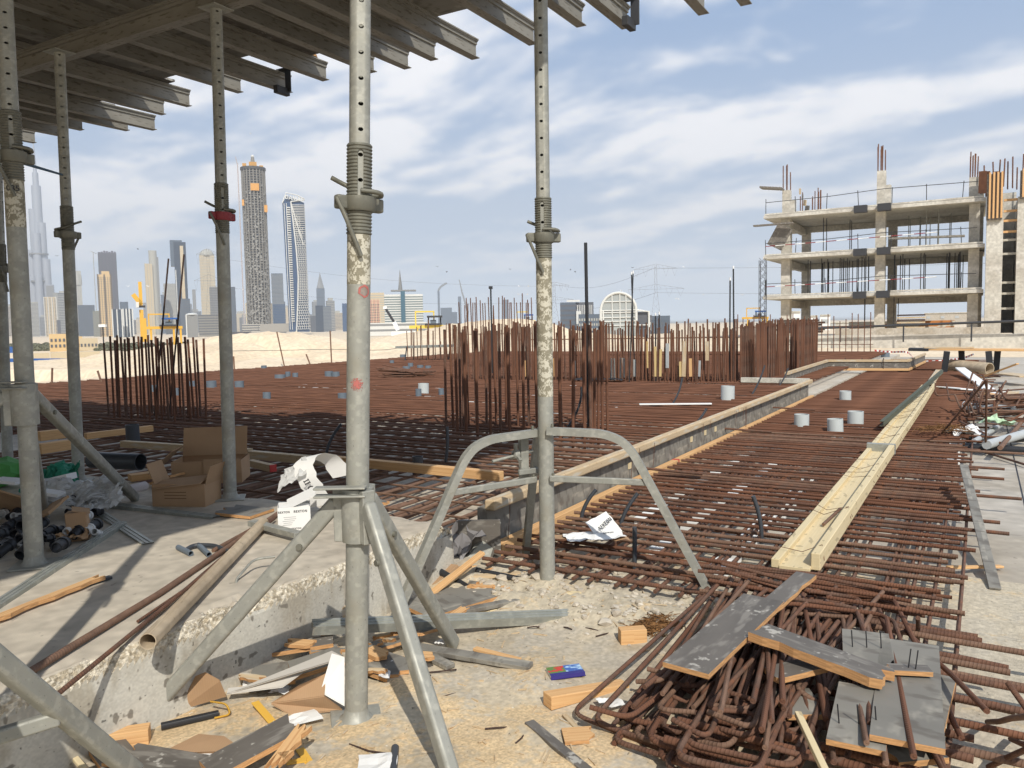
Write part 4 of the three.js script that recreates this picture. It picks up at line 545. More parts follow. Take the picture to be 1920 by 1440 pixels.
  for (let i = 0; i < 26; i++) part(t, 'shaft_bar', tube([V3(0, 0, 0), V3(rr(-0.1, 0.1), rr(1.6, 2.4), rr(-0.1, 0.1))], 0.05, 5), mat.rustFar, [rr(0, 5), 10.8, 16.0 + i * 0.3]);
  for (let i = 0; i < 8; i++) part(t, 'formwork_panel', box(0.15, 1.6, 0.5), mat.rustFar, [rr(0, 3), 11.3, 15.8 + rr(0, 1.2)], [0, 0, 0.3]);
}
// hoist mast beside it
{ const t = thing('hoist_mast', 'slim lattice hoist mast beside the unfinished building', 'mast', g(69, -16.2, 0.1), TH), q = []; for (const [x, z] of [[0, 0], [0.5, 0], [0, 0.5], [0.5, 0.5]]) part(t, 'upright', tube([V3(x, 0, z), V3(x, 6.4, z)], 0.03, 5), mat.darkIron); for (let y = 0; y < 6.2; y += 0.6) q.push(tube([V3(0, y, 0), V3(0, y + 0.6, 0.5)], 0.018, 4), tube([V3(0, y + 0.6, 0), V3(0, y, 0.5)], 0.018, 4), tube([V3(0.5, y, 0), V3(0.5, y + 0.6, 0.5)], 0.018, 4)); part(t, 'lattice', merge(q), mat.darkIron); }
// low walls and stores in front of it
solo('low_wall', 'low pale concrete upstand wall in front of the unfinished building', 'wall', box(0.5, 0.75, 13.5), mat.bldg, g(46, -3.2, 0.22), [0, TH, 0]);
solo('low_wall', 'second low concrete wall behind, carrying an iron pipe rail', 'wall', box(0.5, 0.9, 9), mat.grey, g(58, -4, 0.35), [0, TH, 0]);
solo('pipe_rail', 'long dark pipe rail on posts along the low wall', 'rail', merge([tube([V3(0, 0, -6.5), V3(0, 0.15, 0), V3(0, 0.3, 6.5)], 0.06, 6), ...[-6, -3, 0, 3, 6].map((z) => tube([V3(0, -0.7, z), V3(0, 0.1 + z * 0.025, z)], 0.04, 5))]), mat.darkIron, g(45.2, -3.4, 0.95), [0, TH, 0]);
solo('site_hoarding', 'rust-stained white hoarding seen under the lowest floor', 'hoarding', box(0.2, 1.1, 9), M({ map: tex(256, 64, (x, y) => { let c = [214, 206, 190]; const n = fbm(x * 8, y * 3, 8, 4, 301); if (n + (1 - y) * 0.2 > 0.6) c = mixc(c, [196, 118, 56], 0.85); return c; }, 0.11, 0.9) }), g(84, -6.6, 0.6), [0, TH, 0]);
for (const [x0, x1, yt, d, c, label] of [[1482, 1500, 586, 95, 'white', 'white site cabin behind the corner column of the unfinished building'], [1504, 1532, 594, 100, 'white', 'second lower white cabin behind the corner column'], [1538, 1556, 592, 105, 'white', 'square white tank house seen through the lowest open floor'], [1560, 1740, 606, 125, 'bldg', 'long pale site wall seen through the lowest open floor'], [1738, 1816, 588, 165, 'grey', 'wide grey flat building far behind the lowest open floor']]) { const A = at(x0, 620, d), B = at(x1, 620, d), w = A.distanceTo(B), h = at(x0, yt, d).y, p = A.clone().lerp(B, 0.5), t = thing('site_cabin', label, 'cabin', V3(p.x, 0, p.z), atan2(-p.x, -p.z)); part(t, 'wall', box(w, h, 4, 0, h / 2, -2), mat[c]); part(t, 'roof', box(w * 1.03, 0.15, 4.3, 0, h + 0.07, -2), mat.wall); for (let x = -w / 2 + 0.7; x < w / 2 - 0.4; x += 2.6) part(t, 'window', box(0.7, 0.5, 0.08, x, h * 0.62, 0.02), mat.pvc); }
{ const t = thing('pallet_stack', 'stack of wooden pallets on the ground floor of the unfinished building', 'pallet stack', g(62, -4.2, 0.1), TH); for (let i = 0; i < 8; i++) part(t, 'pallet', box(1, 0.1, 1.7), i % 2 ? mat.rustDark : mat.pineDust, [0, 0.35 + i * 0.17, 0]); }
{ const t = thing('dark_board_stack', 'dark stack of boards on legs before the corner column', 'board stack', g(60, -11.2, 0.1), TH); for (let i = 0; i < 6; i++) part(t, 'board', box(1, 0.14, 3.2 - rnd()), mat.rustDark, [0, 0.5 + i * 0.16, rr(-0.3, 0.3)]); for (const z of [-1, 1]) part(t, 'leg', box(0.2, 0.5, 0.2), mat.rustDark, [0, 0.22, z]); }

// ---------- work table and litter beside the far end of the trough ----------
{
  const A = on(1768, 706, 0.0), t = thing('work_table', 'rough work table of planks on dark trestle legs at the far end of the mat', 'table', A, TH);
  part(t, 'table_board', rbox(0.5, 0.05, 2.9, 0.006), mat.pine, [0.2, 0.665, 0.95], [0.012, 0.02, 0]); part(t, 'table_board', rbox(0.3, 0.04, 1.1, 0.006), mat.pineDust, [0.1, 0.72, 0.1], [0.0, 0.1, 0]); part(t, 'black_board', rbox(0.5, 0.07, 0.45, 0.006), mat.black, [0, 0.68, -0.55], [0.02, 0, 0]);
  for (const [x, z, a] of [[-0.1, 0.05, 0.1], [0.4, 0.4, -0.05], [-0.05, 1.0, -0.1], [0.45, 1.15, 0.06]]) part(t, 'leg', rbox(0.09, 0.64, 0.14, 0.01), mat.black, [x, 0.32, z], [a, 0, 0]);
}
const far = (name, label, cat, A, B, r, m, sq) => aim(solo(name, label, cat, sq ? rbox(A.distanceTo(B), r, sq, 0.004) : tube([V3(-A.distanceTo(B) / 2, 0, 0), V3(A.distanceTo(B) / 2, 0, 0)], r, 10), m), A, B);
// red and white barrier tape
{ const pts = [[1640, 657, 0.5], [1672, 660, 0.4], [1698, 660, 0.42], [1712, 670, 0.2], [1722, 678, 0.12], [1770, 676, 0.14], [1800, 672, 0.2], [1826, 664, 0.4]].map(([x, y, h]) => on(x, y, h)), o = pts[0], c = new THREE.CatmullRomCurve3(pts).getPoints(60), t = thing('barrier_tape', 'red and white barrier tape sagging over the far end of the mat', 'tape', o);
  for (let i = 0; i < 60; i++) { const m = part(t, i % 2 ? 'white_stripe' : 'red_stripe', box(c[i].distanceTo(c[i + 1]) * 1.02, 0.05, 0.004), i % 2 ? mat.white : mat.red); aim(m, c[i].clone().sub(o), c[i + 1].clone().sub(o), rr(-0.5, 0.5)); }
 }
{ const A = on(1797, 700, 0.12); const m = solo('large_pipe', 'open tan pipe lying by the far end of the trough', 'pipe', pipe(1.1, 0.15, 0.135, 20), mat.pvcTan, A.clone().add(V3(0, 0.15, 0)), [0, 0, 0]); m.rotation.set(PI / 2 + 0.05, 0, -0.35, 'XYZ'); m.position.add(V3(0.3, 0, -0.9)); }
far('white_board', 'white board lying at an angle under the work table', 'board', on(1800, 690, 0.3), on(1870, 742, 0.06), 0.03, mat.white, 0.2);
far('white_board', 'wide thin white sheet lying on the mat edge before the work table', 'board', on(1775, 727, 0.16), on(1870, 733, 0.06), 0.02, mat.paper, 0.7);
far('wood_strip', 'slim wood strip leaning up to a point by the work table', 'wood strip', on(1838, 708, 0.12), on(1908, 682, 0.5), 0.025, mat.pine, 0.06);
far('bent_bar', 'tall rusty bar standing up from the litter by the grey floor', 'bar', on(1848, 848, 0.02), at(1850, 712, 8.0), 0.012, mat.rust);
far('bent_bar', 'rusty bar sloping from the standing bar down to the mat', 'bar', at(1850, 712, 8.0), on(1766, 812, 0.16), 0.011, mat.rust);
far('bent_bar', 'rusty bar lying on the grey floor from the foot of the standing bar', 'bar', on(1848, 848, 0.02), on(1925, 872, 0.02), 0.012, mat.rust);
{ const o = on(1860, 790, 0.1), t = thing('bent_bar_heap', 'far heap of bent rusty bars beside the mat end, below scattered boards', 'rebar heap', o); for (let i = 0; i < 34; i++) { const a = V3(rr(-0.5, 0.1), rr(0.02, 0.35), rr(-0.7, 0.6)), d = V3(rr(0.9, 1.6), rr(-0.1, 0.1), rr(-0.2, 0.4)); part(t, 'bent_bar', tube(fillet([a.clone().add(V3(rr(0.0, 0.3), rr(0.1, 0.3), rr(-0.3, 0))), a, a.clone().add(d)], 0.06), 0.012, 6), pick(rusts)); } }
for (const [x, y, x2, y2, h, r, m, label] of [[1835, 762, 1900, 735, 0.2, 0.09, 'pineDust', 'splintered pale board on the litter heap by the work table'], [1850, 738, 1925, 752, 0.25, 0.07, 'pine', 'orange board across the litter heap by the work table'], [1880, 700, 1930, 706, 0.2, 0.2, 'pineDust', 'stack of dusty boards under the work table end'], [1880, 748, 1905, 776, 0.22, 0.05, 'galv', 'short galvanised strut on the litter heap'], [1815, 826, 1930, 822, 0.06, 0.04, 'black', 'black plastic pipe along the grey floor edge'], [1810, 838, 1930, 846, 0.05, 0.045, 'black', 'second black plastic pipe along the grey floor edge'], [1826, 828, 1880, 795, 0.1, 0.03, 'pvc', 'grey conduit lying slanted on the grey floor'], [1850, 834, 1925, 812, 0.12, 0.05, 'pvc', 'fat grey pipe lying on the grey floor under loose bars'], [1875, 840, 1925, 780, 0.14, 0.025, 'rustPale', 'loose bar lying over the grey pipes'], [1800, 790, 1845, 812, 0.16, 0.012, 'rust', 'loose bar end poking from the far heap']]) far(r > 0.06 && !['pvc', 'black'].includes(m) ? 'loose_board' : 'loose_pipe', label, r > 0.06 ? 'board' : 'pipe', on(x, y, h), on(x2, y2, h), r > 0.06 && m !== 'pvc' ? 0.03 : r, mat[m], r > 0.06 && m !== 'pvc' ? r * 2 : 0);
solo('pipe_coupler', 'fat grey pipe with a cross-shaped end on the litter heap', 'pipe', pipe(0.7, 0.07, 0.055, 18), mat.pvc, on(1906, 768, 0.2), [-PI / 2, 0, 0.6]);
solo('green_bag', 'scrap of pale green plastic on the grey pipes', 'plastic', crumple(0.35, 0.3, 0.12, 21), M({ color: new THREE.Color(0.45, 0.6, 0.4), side: THREE.DoubleSide }), on(1866, 800, 0.15));
solo('white_bag', 'white plastic scrap at the end of the mat bars', 'plastic', crumple(0.4, 0.3, 0.1, 23), mat.paper, on(1812, 818, 0.1));
{ const p = on(1772, 806, 0.2), q = []; for (let i = 0; i < 160; i++) { const a = rr(0, 6.3), r = 0.32 * sqrt(rnd()), c = V3(cos(a) * r, 0.09 * (1 - r / 0.34) * rnd(), sin(a) * r * 0.6); q.push(tube([c, c.clone().add(V3(rr(-0.06, 0.06), rr(-0.01, 0.03), rr(-0.06, 0.06))), c.clone().add(V3(rr(-0.1, 0.1), rr(-0.02, 0.02), rr(-0.1, 0.1)))], 0.003, 3, false)); } solo('coir_tangle', 'tangle of brown fibre caught on the mat by the loose bars', 'fibre', merge(q), mat.coir, p); }

// ================= skyline beyond the site =================
const lin = (r, gg, b) => M({ color: new THREE.Color().setRGB(r / 255, gg / 255, b / 255, THREE.SRGBColorSpace), roughness: 0.7 });
const glass = (r, gg, b) => M({ color: new THREE.Color().setRGB(r / 255, gg / 255, b / 255, THREE.SRGBColorSpace), roughness: 0.25 });
const BASE = -8;
function block(name, label, cat, x0, x1, yt, d, body, o = {}) {
  const s = d / FOC, xm = (x0 + x1) / 2, b = at(xm, 618, d), top = at(xm, yt, d).y, W = (x1 - x0) * s, D = W * (o.depth || 0.8), H = top - BASE, t = thing(name, label, cat, V3(b.x, BASE, b.z), atan2(-b.x, -b.z) + (o.turn || 0), o.group);
  part(t, 'wall', box(W, H, D, 0, H / 2, -D / 2), body);
  const fh = o.floor || 4.2, q = [];
  if (o.bands) { for (let y = fh; y < H - 1; y += fh) q.push(keep(new THREE.BoxGeometry(W * 1.01, fh * (o.bandH || 0.4), D * 1.01).translate(0, y, -D / 2))); stuff(part(t, 'floor_bands', mergeGeometries(q), o.bands)); }
  if (o.fins) for (let i = 0; i <= o.nf; i++) part(t, 'fin', box(W * (o.finW || 0.06), H * 1.005, W * 0.05, lerp(-W / 2, W / 2, i / o.nf), H / 2, 0.02 * W), o.fins);
  if (o.win) { const w = []; for (let y = fh; y < H - fh; y += fh) for (let i = 0; i < o.nw; i++) w.push(keep(new THREE.BoxGeometry(W / o.nw * 0.5, fh * 0.5, 0.6).translate(lerp(-W / 2, W / 2, (i + 0.5) / o.nw), y, 0))); stuff(part(t, 'windows', mergeGeometries(w), o.win)); }
  (o.extra || (() => {}))(t, W, H, D, s); return t;
}
const C = { cream: lin(192, 176, 146), beige: lin(200, 172, 126), grey: lin(128, 128, 126), dgrey: lin(84, 86, 92), dk: glass(58, 66, 78), blue: glass(62, 82, 112), slate: glass(86, 96, 108), white: lin(205, 205, 200), pink: lin(190, 150, 128), pale: lin(168, 166, 156), violet: lin(96, 90, 100), teal: glass(62, 96, 112) };
// the tallest tower: clustered shafts stepping up to a needle
{ const d = 3600, s = d / FOC, b = at(84, 618, d), t = thing('needle_tower', 'tallest silver tower of clustered shafts narrowing to a needle spire', 'tower', V3(b.x, BASE, b.z)), sil = M({ color: new THREE.Color(0.36, 0.38, 0.42), roughness: 0.4, metalness: 0.2 }), ht = (y) => at(75, y, d).y - BASE;
  const sh = (x, z, r, y) => part(t, 'shaft', new THREE.CylinderGeometry(r * s, r * s * 1.06, ht(y), 12).translate(x * s, ht(y) / 2, z * s), sil);
  sh(0, 0, 8, 352); sh(-7, 3, 7, 395); sh(7, 2, 7, 420); sh(-13, 5, 7, 470); sh(13, 5, 7, 488); sh(2, 12, 7, 440); sh(-19, 6, 6, 545); sh(19, 6, 6, 535); sh(-24, 6, 5, 580); sh(24, 6, 5, 575); sh(5, 18, 6, 520); sh(0, 0, 5, 328);
  part(t, 'spire', new THREE.CylinderGeometry(0.4 * s, 3.6 * s, ht(262) - ht(332), 10).translate(0, (ht(262) + ht(332)) / 2, 0), sil);
  for (const y of [470, 520]) part(t, 'plant_band', new THREE.CylinderGeometry(16 * s, 16 * s, 2.4 * s, 14).translate(0, ht(y + 8), 4 * s), C.grey); }
// tower under construction
{ const d = 1500, b = at(487, 618, d), t = thing('tower_under_construction', 'tall grey ribbed tower under construction with orange panels and a hoist mast', 'tower', V3(b.x, BASE, b.z), atan2(-b.x, -b.z)), H = at(484, 318, d).y - BASE, con = lin(126, 122, 114), dkc = lin(66, 64, 62);
  part(t, 'core', uvBox(new THREE.CylinderGeometry(19, 19.5, H, 16).translate(0, H / 2, -20)), dkc);
  const fl = []; for (let y = 4; y < H; y += 4.6) fl.push(keep(new THREE.CylinderGeometry(20.8, 20.8, 1.2, 16).translate(0, y, -20))); stuff(part(t, 'floor_slabs', mergeGeometries(fl), con));
  for (let i = 0; i < 22; i++) { const a = i / 22 * 2 * PI; part(t, 'column_rib', box(1.9, H, 1.9, 0, H / 2, 0), con, [sin(a) * 21, 0, -20 + cos(a) * 21], [0, a, 0]); }
  const r = []; for (let i = 0; i < 420; i++) { const a = rr(-1.4, 1.4), y = rr(5, H - 10) * (0.4 + 0.6 * rnd()); r.push(keep(new THREE.BoxGeometry(rr(1.5, 4.5), rr(2, 4), 1.2).rotateY(a).translate(sin(a) * 21.6, y, -20 + cos(a) * 21.6))); } stuff(part(t, 'infill_panels', mergeGeometries(r), lin(140, 138, 132)));
  part(t, 'crown_ring', uvBox(new THREE.CylinderGeometry(23, 23, 5, 16).translate(0, H, -20)), dkc); for (const [x, w, h] of [[-15, 7, 9], [15, 7, 6], [0, 14, 12]]) part(t, 'climbing_form', box(w, h, 8, x, H + h / 2, -14), lin(190, 140, 60)); part(t, 'cap', uvBox(new THREE.CylinderGeometry(3, 4, 10, 10).translate(0, H + 16, -15)), con); part(t, 'lamp_ball', new THREE.SphereGeometry(3, 10, 8).translate(0, H + 23, -15), C.white);
  for (const [x, y, w, h] of [[2, H - 36, 15, 13], [20, H - 74, 6, 13], [-20, H - 64, 4, 11]]) part(t, 'orange_panel', box(w, h, 3, x, y, abs(x) > 10 ? -6 : 2), lin(206, 150, 72));
  part(t, 'hoist_mast', box(2, H + 10, 2, -27, H / 2 + 5, -20), lin(170, 160, 158)); part(t, 'crane_jib', tube([V3(-27, H + 6, -20), V3(-30, H + 22, -20)], 1, 4), lin(170, 160, 158)); part(t, 'podium', box(78, 20, 40, 8, 10, -18), lin(176, 172, 162)); const pb = []; for (let i = 0; i < 4; i++) pb.push(keep(new THREE.BoxGeometry(80, 1.6, 41).translate(8, 4 + i * 4.5, -18))); stuff(part(t, 'podium_bands', mergeGeometries(pb), C.dgrey)); }
// tower with a bent white lattice face
{ const d = 1350, s = d / FOC, b = at(562, 618, d), t = thing('lattice_face_tower', 'blue glass tower with a bent white lattice face and lettering at its top', 'tower', V3(b.x, BASE, b.z), atan2(-b.x, -b.z)), px = (x, y) => { const p = at(x, y, d); return V3((x - 562) * s + (620 - y) * 0.028 * s, p.y - BASE, 0); };
  const poly = (pts, dep, z, m, n) => { const e = new THREE.ExtrudeGeometry(new THREE.Shape(pts.map((p) => new THREE.Vector2(p.x, p.y))), { depth: dep, bevelEnabled: false }).translate(0, 0, z); e.clearGroups(); return part(t, n, uvBox(e), m); };
  const N = [px(533, 388), px(541, 366), px(573, 376), px(582, 622), px(545, 622)]; poly([px(533, 385), px(541, 370), px(572, 382), px(580, 622), px(543, 622)], 34, -36, C.blue, 'wall');
  const spine = [px(548, 381), px(552, 420), px(557, 470), px(560, 520), px(559, 560), px(556, 622)];
  part(t, 'white_edge', tube(spine.map((p) => p.clone().setZ(0.5)), 1.1, 5), C.white); part(t, 'white_edge', tube([px(548, 381).setZ(0.5), px(558, 420).setZ(0.5), px(570, 460).setZ(0.5)], 0.9, 5), C.white); part(t, 'white_edge', tube([px(548, 381).setZ(0.5), px(573, 377).setZ(0.5)], 1, 5), C.white);
  const face = new THREE.CatmullRomCurve3(spine), rows = 64, lat = []; for (let i = 2; i < rows; i++) { const a = face.getPoint(i / rows), f = i / rows, xr = px(lerp(573, 582, f), 0).x; const R = px(573 + 9 * f, lerp(381, 622, f)).x; lat.push(tube([a.clone().setZ(0.2), V3(R, a.y, 0.2)], f < 0.3 ? 0.75 : 0.55, 4, false)); if (i < rows - 1) { const c2 = face.getPoint((i + 1) / rows), n = max(1, floor((R - a.x) / 3.2)); for (let k = 0; k < n; k++) { const xx = lerp(a.x, R, k / n); if (f > 0.12 && (f > 0.35 || k < n * (0.3 + f * 1.6))) lat.push(tube([V3(xx, a.y, 0.2), V3(xx + (i % 2 ? 1.6 : -0.1), c2.y, 0.2)], 0.5, 4, false)); } } } stuff(part(t, 'lattice', merge(lat), C.white));
  const bal = []; for (let y = 392; y < 605; y += 4.2) { const p = px(544 + (y - 392) * 0.03, y); bal.push(keep(new THREE.BoxGeometry(5.5, 1.5, 3).translate(p.x, p.y, -0.6))); } stuff(part(t, 'balconies', mergeGeometries(bal), C.white)); for (const x of [536, 540]) part(t, 'white_edge', tube([px(x, 384).setZ(-1), px(x + 9, 618).setZ(-1)], 0.7, 4), C.white);
  part(t, 'roof_line', tube([px(533, 384).setZ(0.5), px(540, 365).setZ(0.5), px(560, 369).setZ(0.5), px(573, 376).setZ(0.5)], 1, 5), C.white);
  const tx = lettering('DAMAC', 6.2, 1.2); const c = px(555, 375); part(t, 'roof_lettering', tx, C.white, [c.x, c.y, 0.6], [0, 0, -0.14]);
  part(t, 'podium', box(60, 14, 30, -34, 12, -20), lin(150, 146, 138)); }
const S = [
  ['tower', 'pale banded low block at the foot of the needle tower', 57, 73, 566, 2600, C.pale, { bands: C.dgrey }], ['tower', 'cream tower with a white stripe beside the needle tower', 87, 107, 557, 2400, C.cream, { fins: C.white, nf: 3, win: C.dgrey, nw: 5 }], ['tower', 'grey wedge-roofed tower behind the cream striped tower', 92, 104, 536, 3200, C.grey, {}], ['tower', 'grey tower crossed by a bridge next to the shaded prop', 104, 116, 549, 3000, C.grey, { bands: C.pale }], ['tower', 'dark slim block low beside the cream striped tower', 108, 114, 600, 2000, C.dgrey, {}],
  ['tower', 'beige tower with a bulbous stepped top', 146, 157, 508, 3000, C.pale, { extra: (t, W, H, D) => { part(t, 'bulge', uvBox(new THREE.CylinderGeometry(W * 0.55, W * 0.62, H * 0.16, 12).translate(0, H * 0.86, -D / 2)), C.pale); part(t, 'setback', box(W * 2.2, H * 0.42, D * 1.2, W * 0.3, H * 0.21, -D / 2), C.pale); } }], ['tower', 'blue grey glass block with slanting struts behind the shaded prop', 150, 178, 572, 2300, C.slate, { bands: C.dgrey }], ['tower', 'wide olive glass block between beige and blue towers', 177, 200, 583, 2000, lin(120, 120, 106), { bands: C.grey }],
  ['tower', 'dark violet ragged-topped tower behind the tall beige tower', 194, 223, 475, 2500, C.violet, { fins: C.dgrey, nf: 5, bands: C.dgrey, extra: (t, W, H, D) => { for (let i = 0; i < 7; i++) part(t, 'roof_form', box(W * 0.12, rr(6, 16), D * 0.3, lerp(-W * 0.45, W * 0.45, i / 6), H, -D / 2), C.violet); part(t, 'tower_crane', tube([V3(-W * 0.8, 0, -D), V3(-W * 0.8, H * 1.02, -D)], 1.4, 4), C.pale); part(t, 'crane_jib', tube([V3(-W * 0.95, H * 1.03, -D), V3(-W * 0.6, H * 1.0, -D)], 1, 4), C.pale); } }],
  ['tower', 'tall beige tower with two dark window strips', 190, 212, 515, 1900, C.beige, { fins: lin(96, 84, 66), nf: 2, finW: 0.1, win: C.dgrey, nw: 6, extra: (t, W, H, D) => part(t, 'roof_box', box(W * 0.6, 8, D * 0.6, W * 0.1, H + 4, -D / 2), C.beige) }], ['tower', 'dark glass block framed in white uprights', 213, 229, 580, 1500, C.dk, { fins: C.white, nf: 2, finW: 0.12 }], ['tower', 'second white framed block with narrow dark glass', 228, 249, 579, 1550, C.dk, { fins: C.white, nf: 4, finW: 0.12 }], ['tower', 'blue grey stepped tower rising behind the white framed blocks', 228, 242, 566, 2200, C.slate, {}],
  ['tower', 'cream tower with a round drum top', 278, 291, 495, 2500, C.cream, { fins: C.pale, nf: 3, extra: (t, W, H, D) => { part(t, 'drum', uvBox(new THREE.CylinderGeometry(W * 0.55, W * 0.55, H * 1.19, 14).translate(W * 0.62, H * 0.595, -D)), C.pale); part(t, 'side_shaft', box(W * 0.7, H * 1.1, D, W * 1.0, H * 0.55, -D * 1.2), C.grey); } }], ['tower', 'dark tower with a long cream stripe and heavy top', 334, 355, 455, 2100, C.dk, { extra: (t, W, H, D) => { part(t, 'cream_stripe', box(W * 0.28, H * 0.72, 2, W * 0.14, H * 0.6, 1), C.cream); part(t, 'top_block', box(W * 1.0, H * 0.28, D * 0.9, -W * 0.3, H * 0.88, -D / 2), C.slate); part(t, 'white_strip', box(W * 0.07, H * 0.5, 2, -W * 0.42, H * 0.45, 1.2), C.white); } }],
  ['tower', 'beige round-topped block behind the thin rods', 312, 340, 532, 2700, C.pale, { bands: C.grey }], ['tower', 'grey glass block sloping beside the dark striped tower', 340, 358, 560, 1900, C.slate, { bands: C.dgrey }], ['tower', 'low grey drum building with a curved white roof', 351, 371, 590, 1200, C.grey, { extra: (t, W, H, D) => { part(t, 'curved_roof', uvBox(new THREE.SphereGeometry(W * 0.55, 14, 8, 0, 2 * PI, 0, PI / 2).scale(1, 0.3, 1).translate(0, H, -D / 2)), C.white); part(t, 'white_edge', box(W * 0.1, H, 2, -W / 2, H / 2, 1), C.white); } }],
  ['tower', 'tall cream tower with a netted dome top by the red-collared prop', 381, 407, 480, 2200, C.cream, { bands: C.pale, extra: (t, W, H, D) => part(t, 'dome', uvBox(new THREE.SphereGeometry(W * 0.5, 14, 8, 0, 2 * PI, 0, PI / 2).translate(0, H, -D / 2)), C.pale) }], ['tower', 'grey scaffolded block in front of the netted dome tower', 397, 424, 538, 2000, C.grey, { bands: C.dgrey }], ['tower', 'blue grey glass tower beside the tower under construction, stepped', 432, 444, 538, 1900, C.slate, { bands: C.dgrey }], ['tower', 'distant slim grey tower beside the dark striped tower', 364, 370, 543, 3400, C.grey, {}],
  ['tower', 'low wide grey podium below the netted dome tower', 375, 432, 590, 1300, lin(132, 130, 124), { bands: C.dgrey }], ['tower', 'slim beige block close to the ribbed tower', 462, 470, 568, 1900, C.cream, { bands: C.pale }], ['tower', 'blue tower seen between the two tallest finished towers', 513, 534, 513, 2600, C.slate, { bands: C.grey }], ['tower', 'lower blue glass block between the ribbed and the lattice towers', 514, 536, 571, 2100, C.blue, { bands: C.slate }],
  ['tower', 'distant square tower with a pointed roof', 596, 611, 541, 3800, C.slate, { extra: (t, W, H, D) => part(t, 'pointed_roof', uvBox(new THREE.ConeGeometry(W * 0.66, H * 0.38, 4).rotateY(PI / 4).translate(0, H * 1.19, -D / 2)), C.grey) }], ['tower', 'dark cube-topped block beside the lattice tower', 593, 607, 573, 2200, C.dk, {}], ['tower', 'grey block standing beside the dark cube-topped block', 606, 622, 574, 2400, C.slate, { bands: C.grey }], ['tower', 'slim dark glass tower half hidden by the sunlit prop', 643, 652, 569, 2200, C.blue, {}], ['tower', 'low dark slab block beside the lattice tower', 583, 596, 592, 2300, C.dgrey, {}],
  ['hotel', 'pink grid-fronted hotel beside the sunlit prop', 694, 713, 562, 1300, C.pink, { win: C.dgrey, nw: 6, fins: lin(206, 180, 150), nf: 3, finW: 0.08, group: undefined }], ['hotel', 'cream stepped hotel behind the pink one', 694, 722, 549, 1450, C.cream, { bands: C.pale }], ['hotel', 'wide white banded hotel with a blue glass strip', 723, 794, 552, 1200, C.white, { bands: lin(104, 116, 116), bandH: 0.5, floor: 3.6, depth: 0.3, extra: (t, W, H, D) => { part(t, 'glass_strip', box(W * 0.11, H * 1.08, 4, -W * 0.02, H * 0.54, 1), C.teal); part(t, 'roof_canopy', box(W * 0.66, 2, D, 0, H * 1.1, -D / 2), C.grey); part(t, 'roof_spire', uvBox(new THREE.ConeGeometry(3.5, 34, 4).translate(-W * 0.08, H * 1.1 + 16, -D)), C.grey); } }], ['hotel', 'low white terrace building with a canopy before the hotels', 690, 800, 605, 900, C.white, { bands: C.grey, floor: 6, depth: 0.2 }],
  ['tower', 'thin distant tower with a hooked top', 822, 826, 545, 5000, C.slate, { extra: (t, W, H) => part(t, 'hook', tube(fillet([V3(0, H, 0), V3(W * 1, H * 1.1, 0), V3(W * 4, H * 1.2, 0)], 40), W * 0.5, 5), C.grey) }], ['tower', 'distant sail-shaped tower with a thin mast', 860, 866, 556, 5000, C.slate, { extra: (t, W, H) => { part(t, 'sail', tube([V3(W * 1.8, 0, 0), V3(W * 2.4, H * 0.5, 0), V3(W * 0.9, H * 1.1, 0), V3(0, H * 1.55, 0)], W * 0.5, 5, true, (k) => 1 - k * 0.7), C.grey); } }], ['tower', 'distant wide block below the hook-topped tower', 827, 848, 577, 4200, C.slate, {}], ['tower', 'distant narrow block near the sail-shaped tower', 848, 858, 585, 4200, C.slate, {}], ['tower', 'distant slab of two masts behind the tall starter bars', 944, 954, 562, 4000, C.slate, {}],
  ['office_block', 'grey glass office with a slanted pale pier and roof letters', 1051, 1086, 567, 700, C.slate, { bands: C.dgrey, depth: 0.5, extra: (t, W, H, D) => { part(t, 'window_wing', box(W * 0.95, H * 0.55, D, W * 0.8, H * 0.72, -D / 2), C.dgrey); for (let i = 0; i < 9; i++) part(t, 'window', box(W * 0.035, H * 0.34, 0.4, W * (0.42 + i * 0.095), H * 0.74, 0.1), C.white); part(t, 'pier', box(W * 0.24, H * 0.72, 3, W * 0.47, H * 0.36, 1), C.white); part(t, 'roof_letters', box(W * 0.7, 1.6, 0.6, W * 0.2, H + 1.2, -1), C.white); } }], ['office_block', 'lower patterned glass wing before the grey glass office', 1085, 1126, 589, 680, C.slate, { win: C.pale, nw: 9, depth: 0.4 }], ['office_block', 'grey block with white sculpted panels beyond the arched glass front', 1196, 1222, 591, 640, C.dgrey, { win: C.pale, nw: 4, depth: 0.5 }], ['office_block', 'second grey patterned block under the pylon', 1222, 1256, 592, 660, C.slate, { win: C.dgrey, nw: 6, depth: 0.5 }],
];
for (const [n, l, ...r] of S) block(n, l, n.replace('_', ' '), ...r);
for (let i = 0; i < 34; i++) { const x = 20 + i * 19 + rr(-6, 6), w = rr(8, 20), far2 = rnd(); if (x > 640) break; block('far_tower', 'distant tower block filling a gap in the skyline', 'tower', x, x + w, rr(560, 604) - 14 * (i % 5 === 0 ? 1 : 0), lerp(2700, 4300, far2), pick([C.grey, C.slate, C.dgrey, C.cream]), { bands: rnd() < 0.7 ? pick([C.dgrey, C.pale, C.grey]) : undefined, floor: 6, turn: rr(-0.4, 0.4), group: 'tower blocks of the far skyline', extra: (t, W, H, D) => part(t, 'roof_box', box(W * rr(0.3, 0.7), rr(6, 18), D * 0.5, W * rr(-0.15, 0.15), H + 4, -D / 2), C.pale) }); }
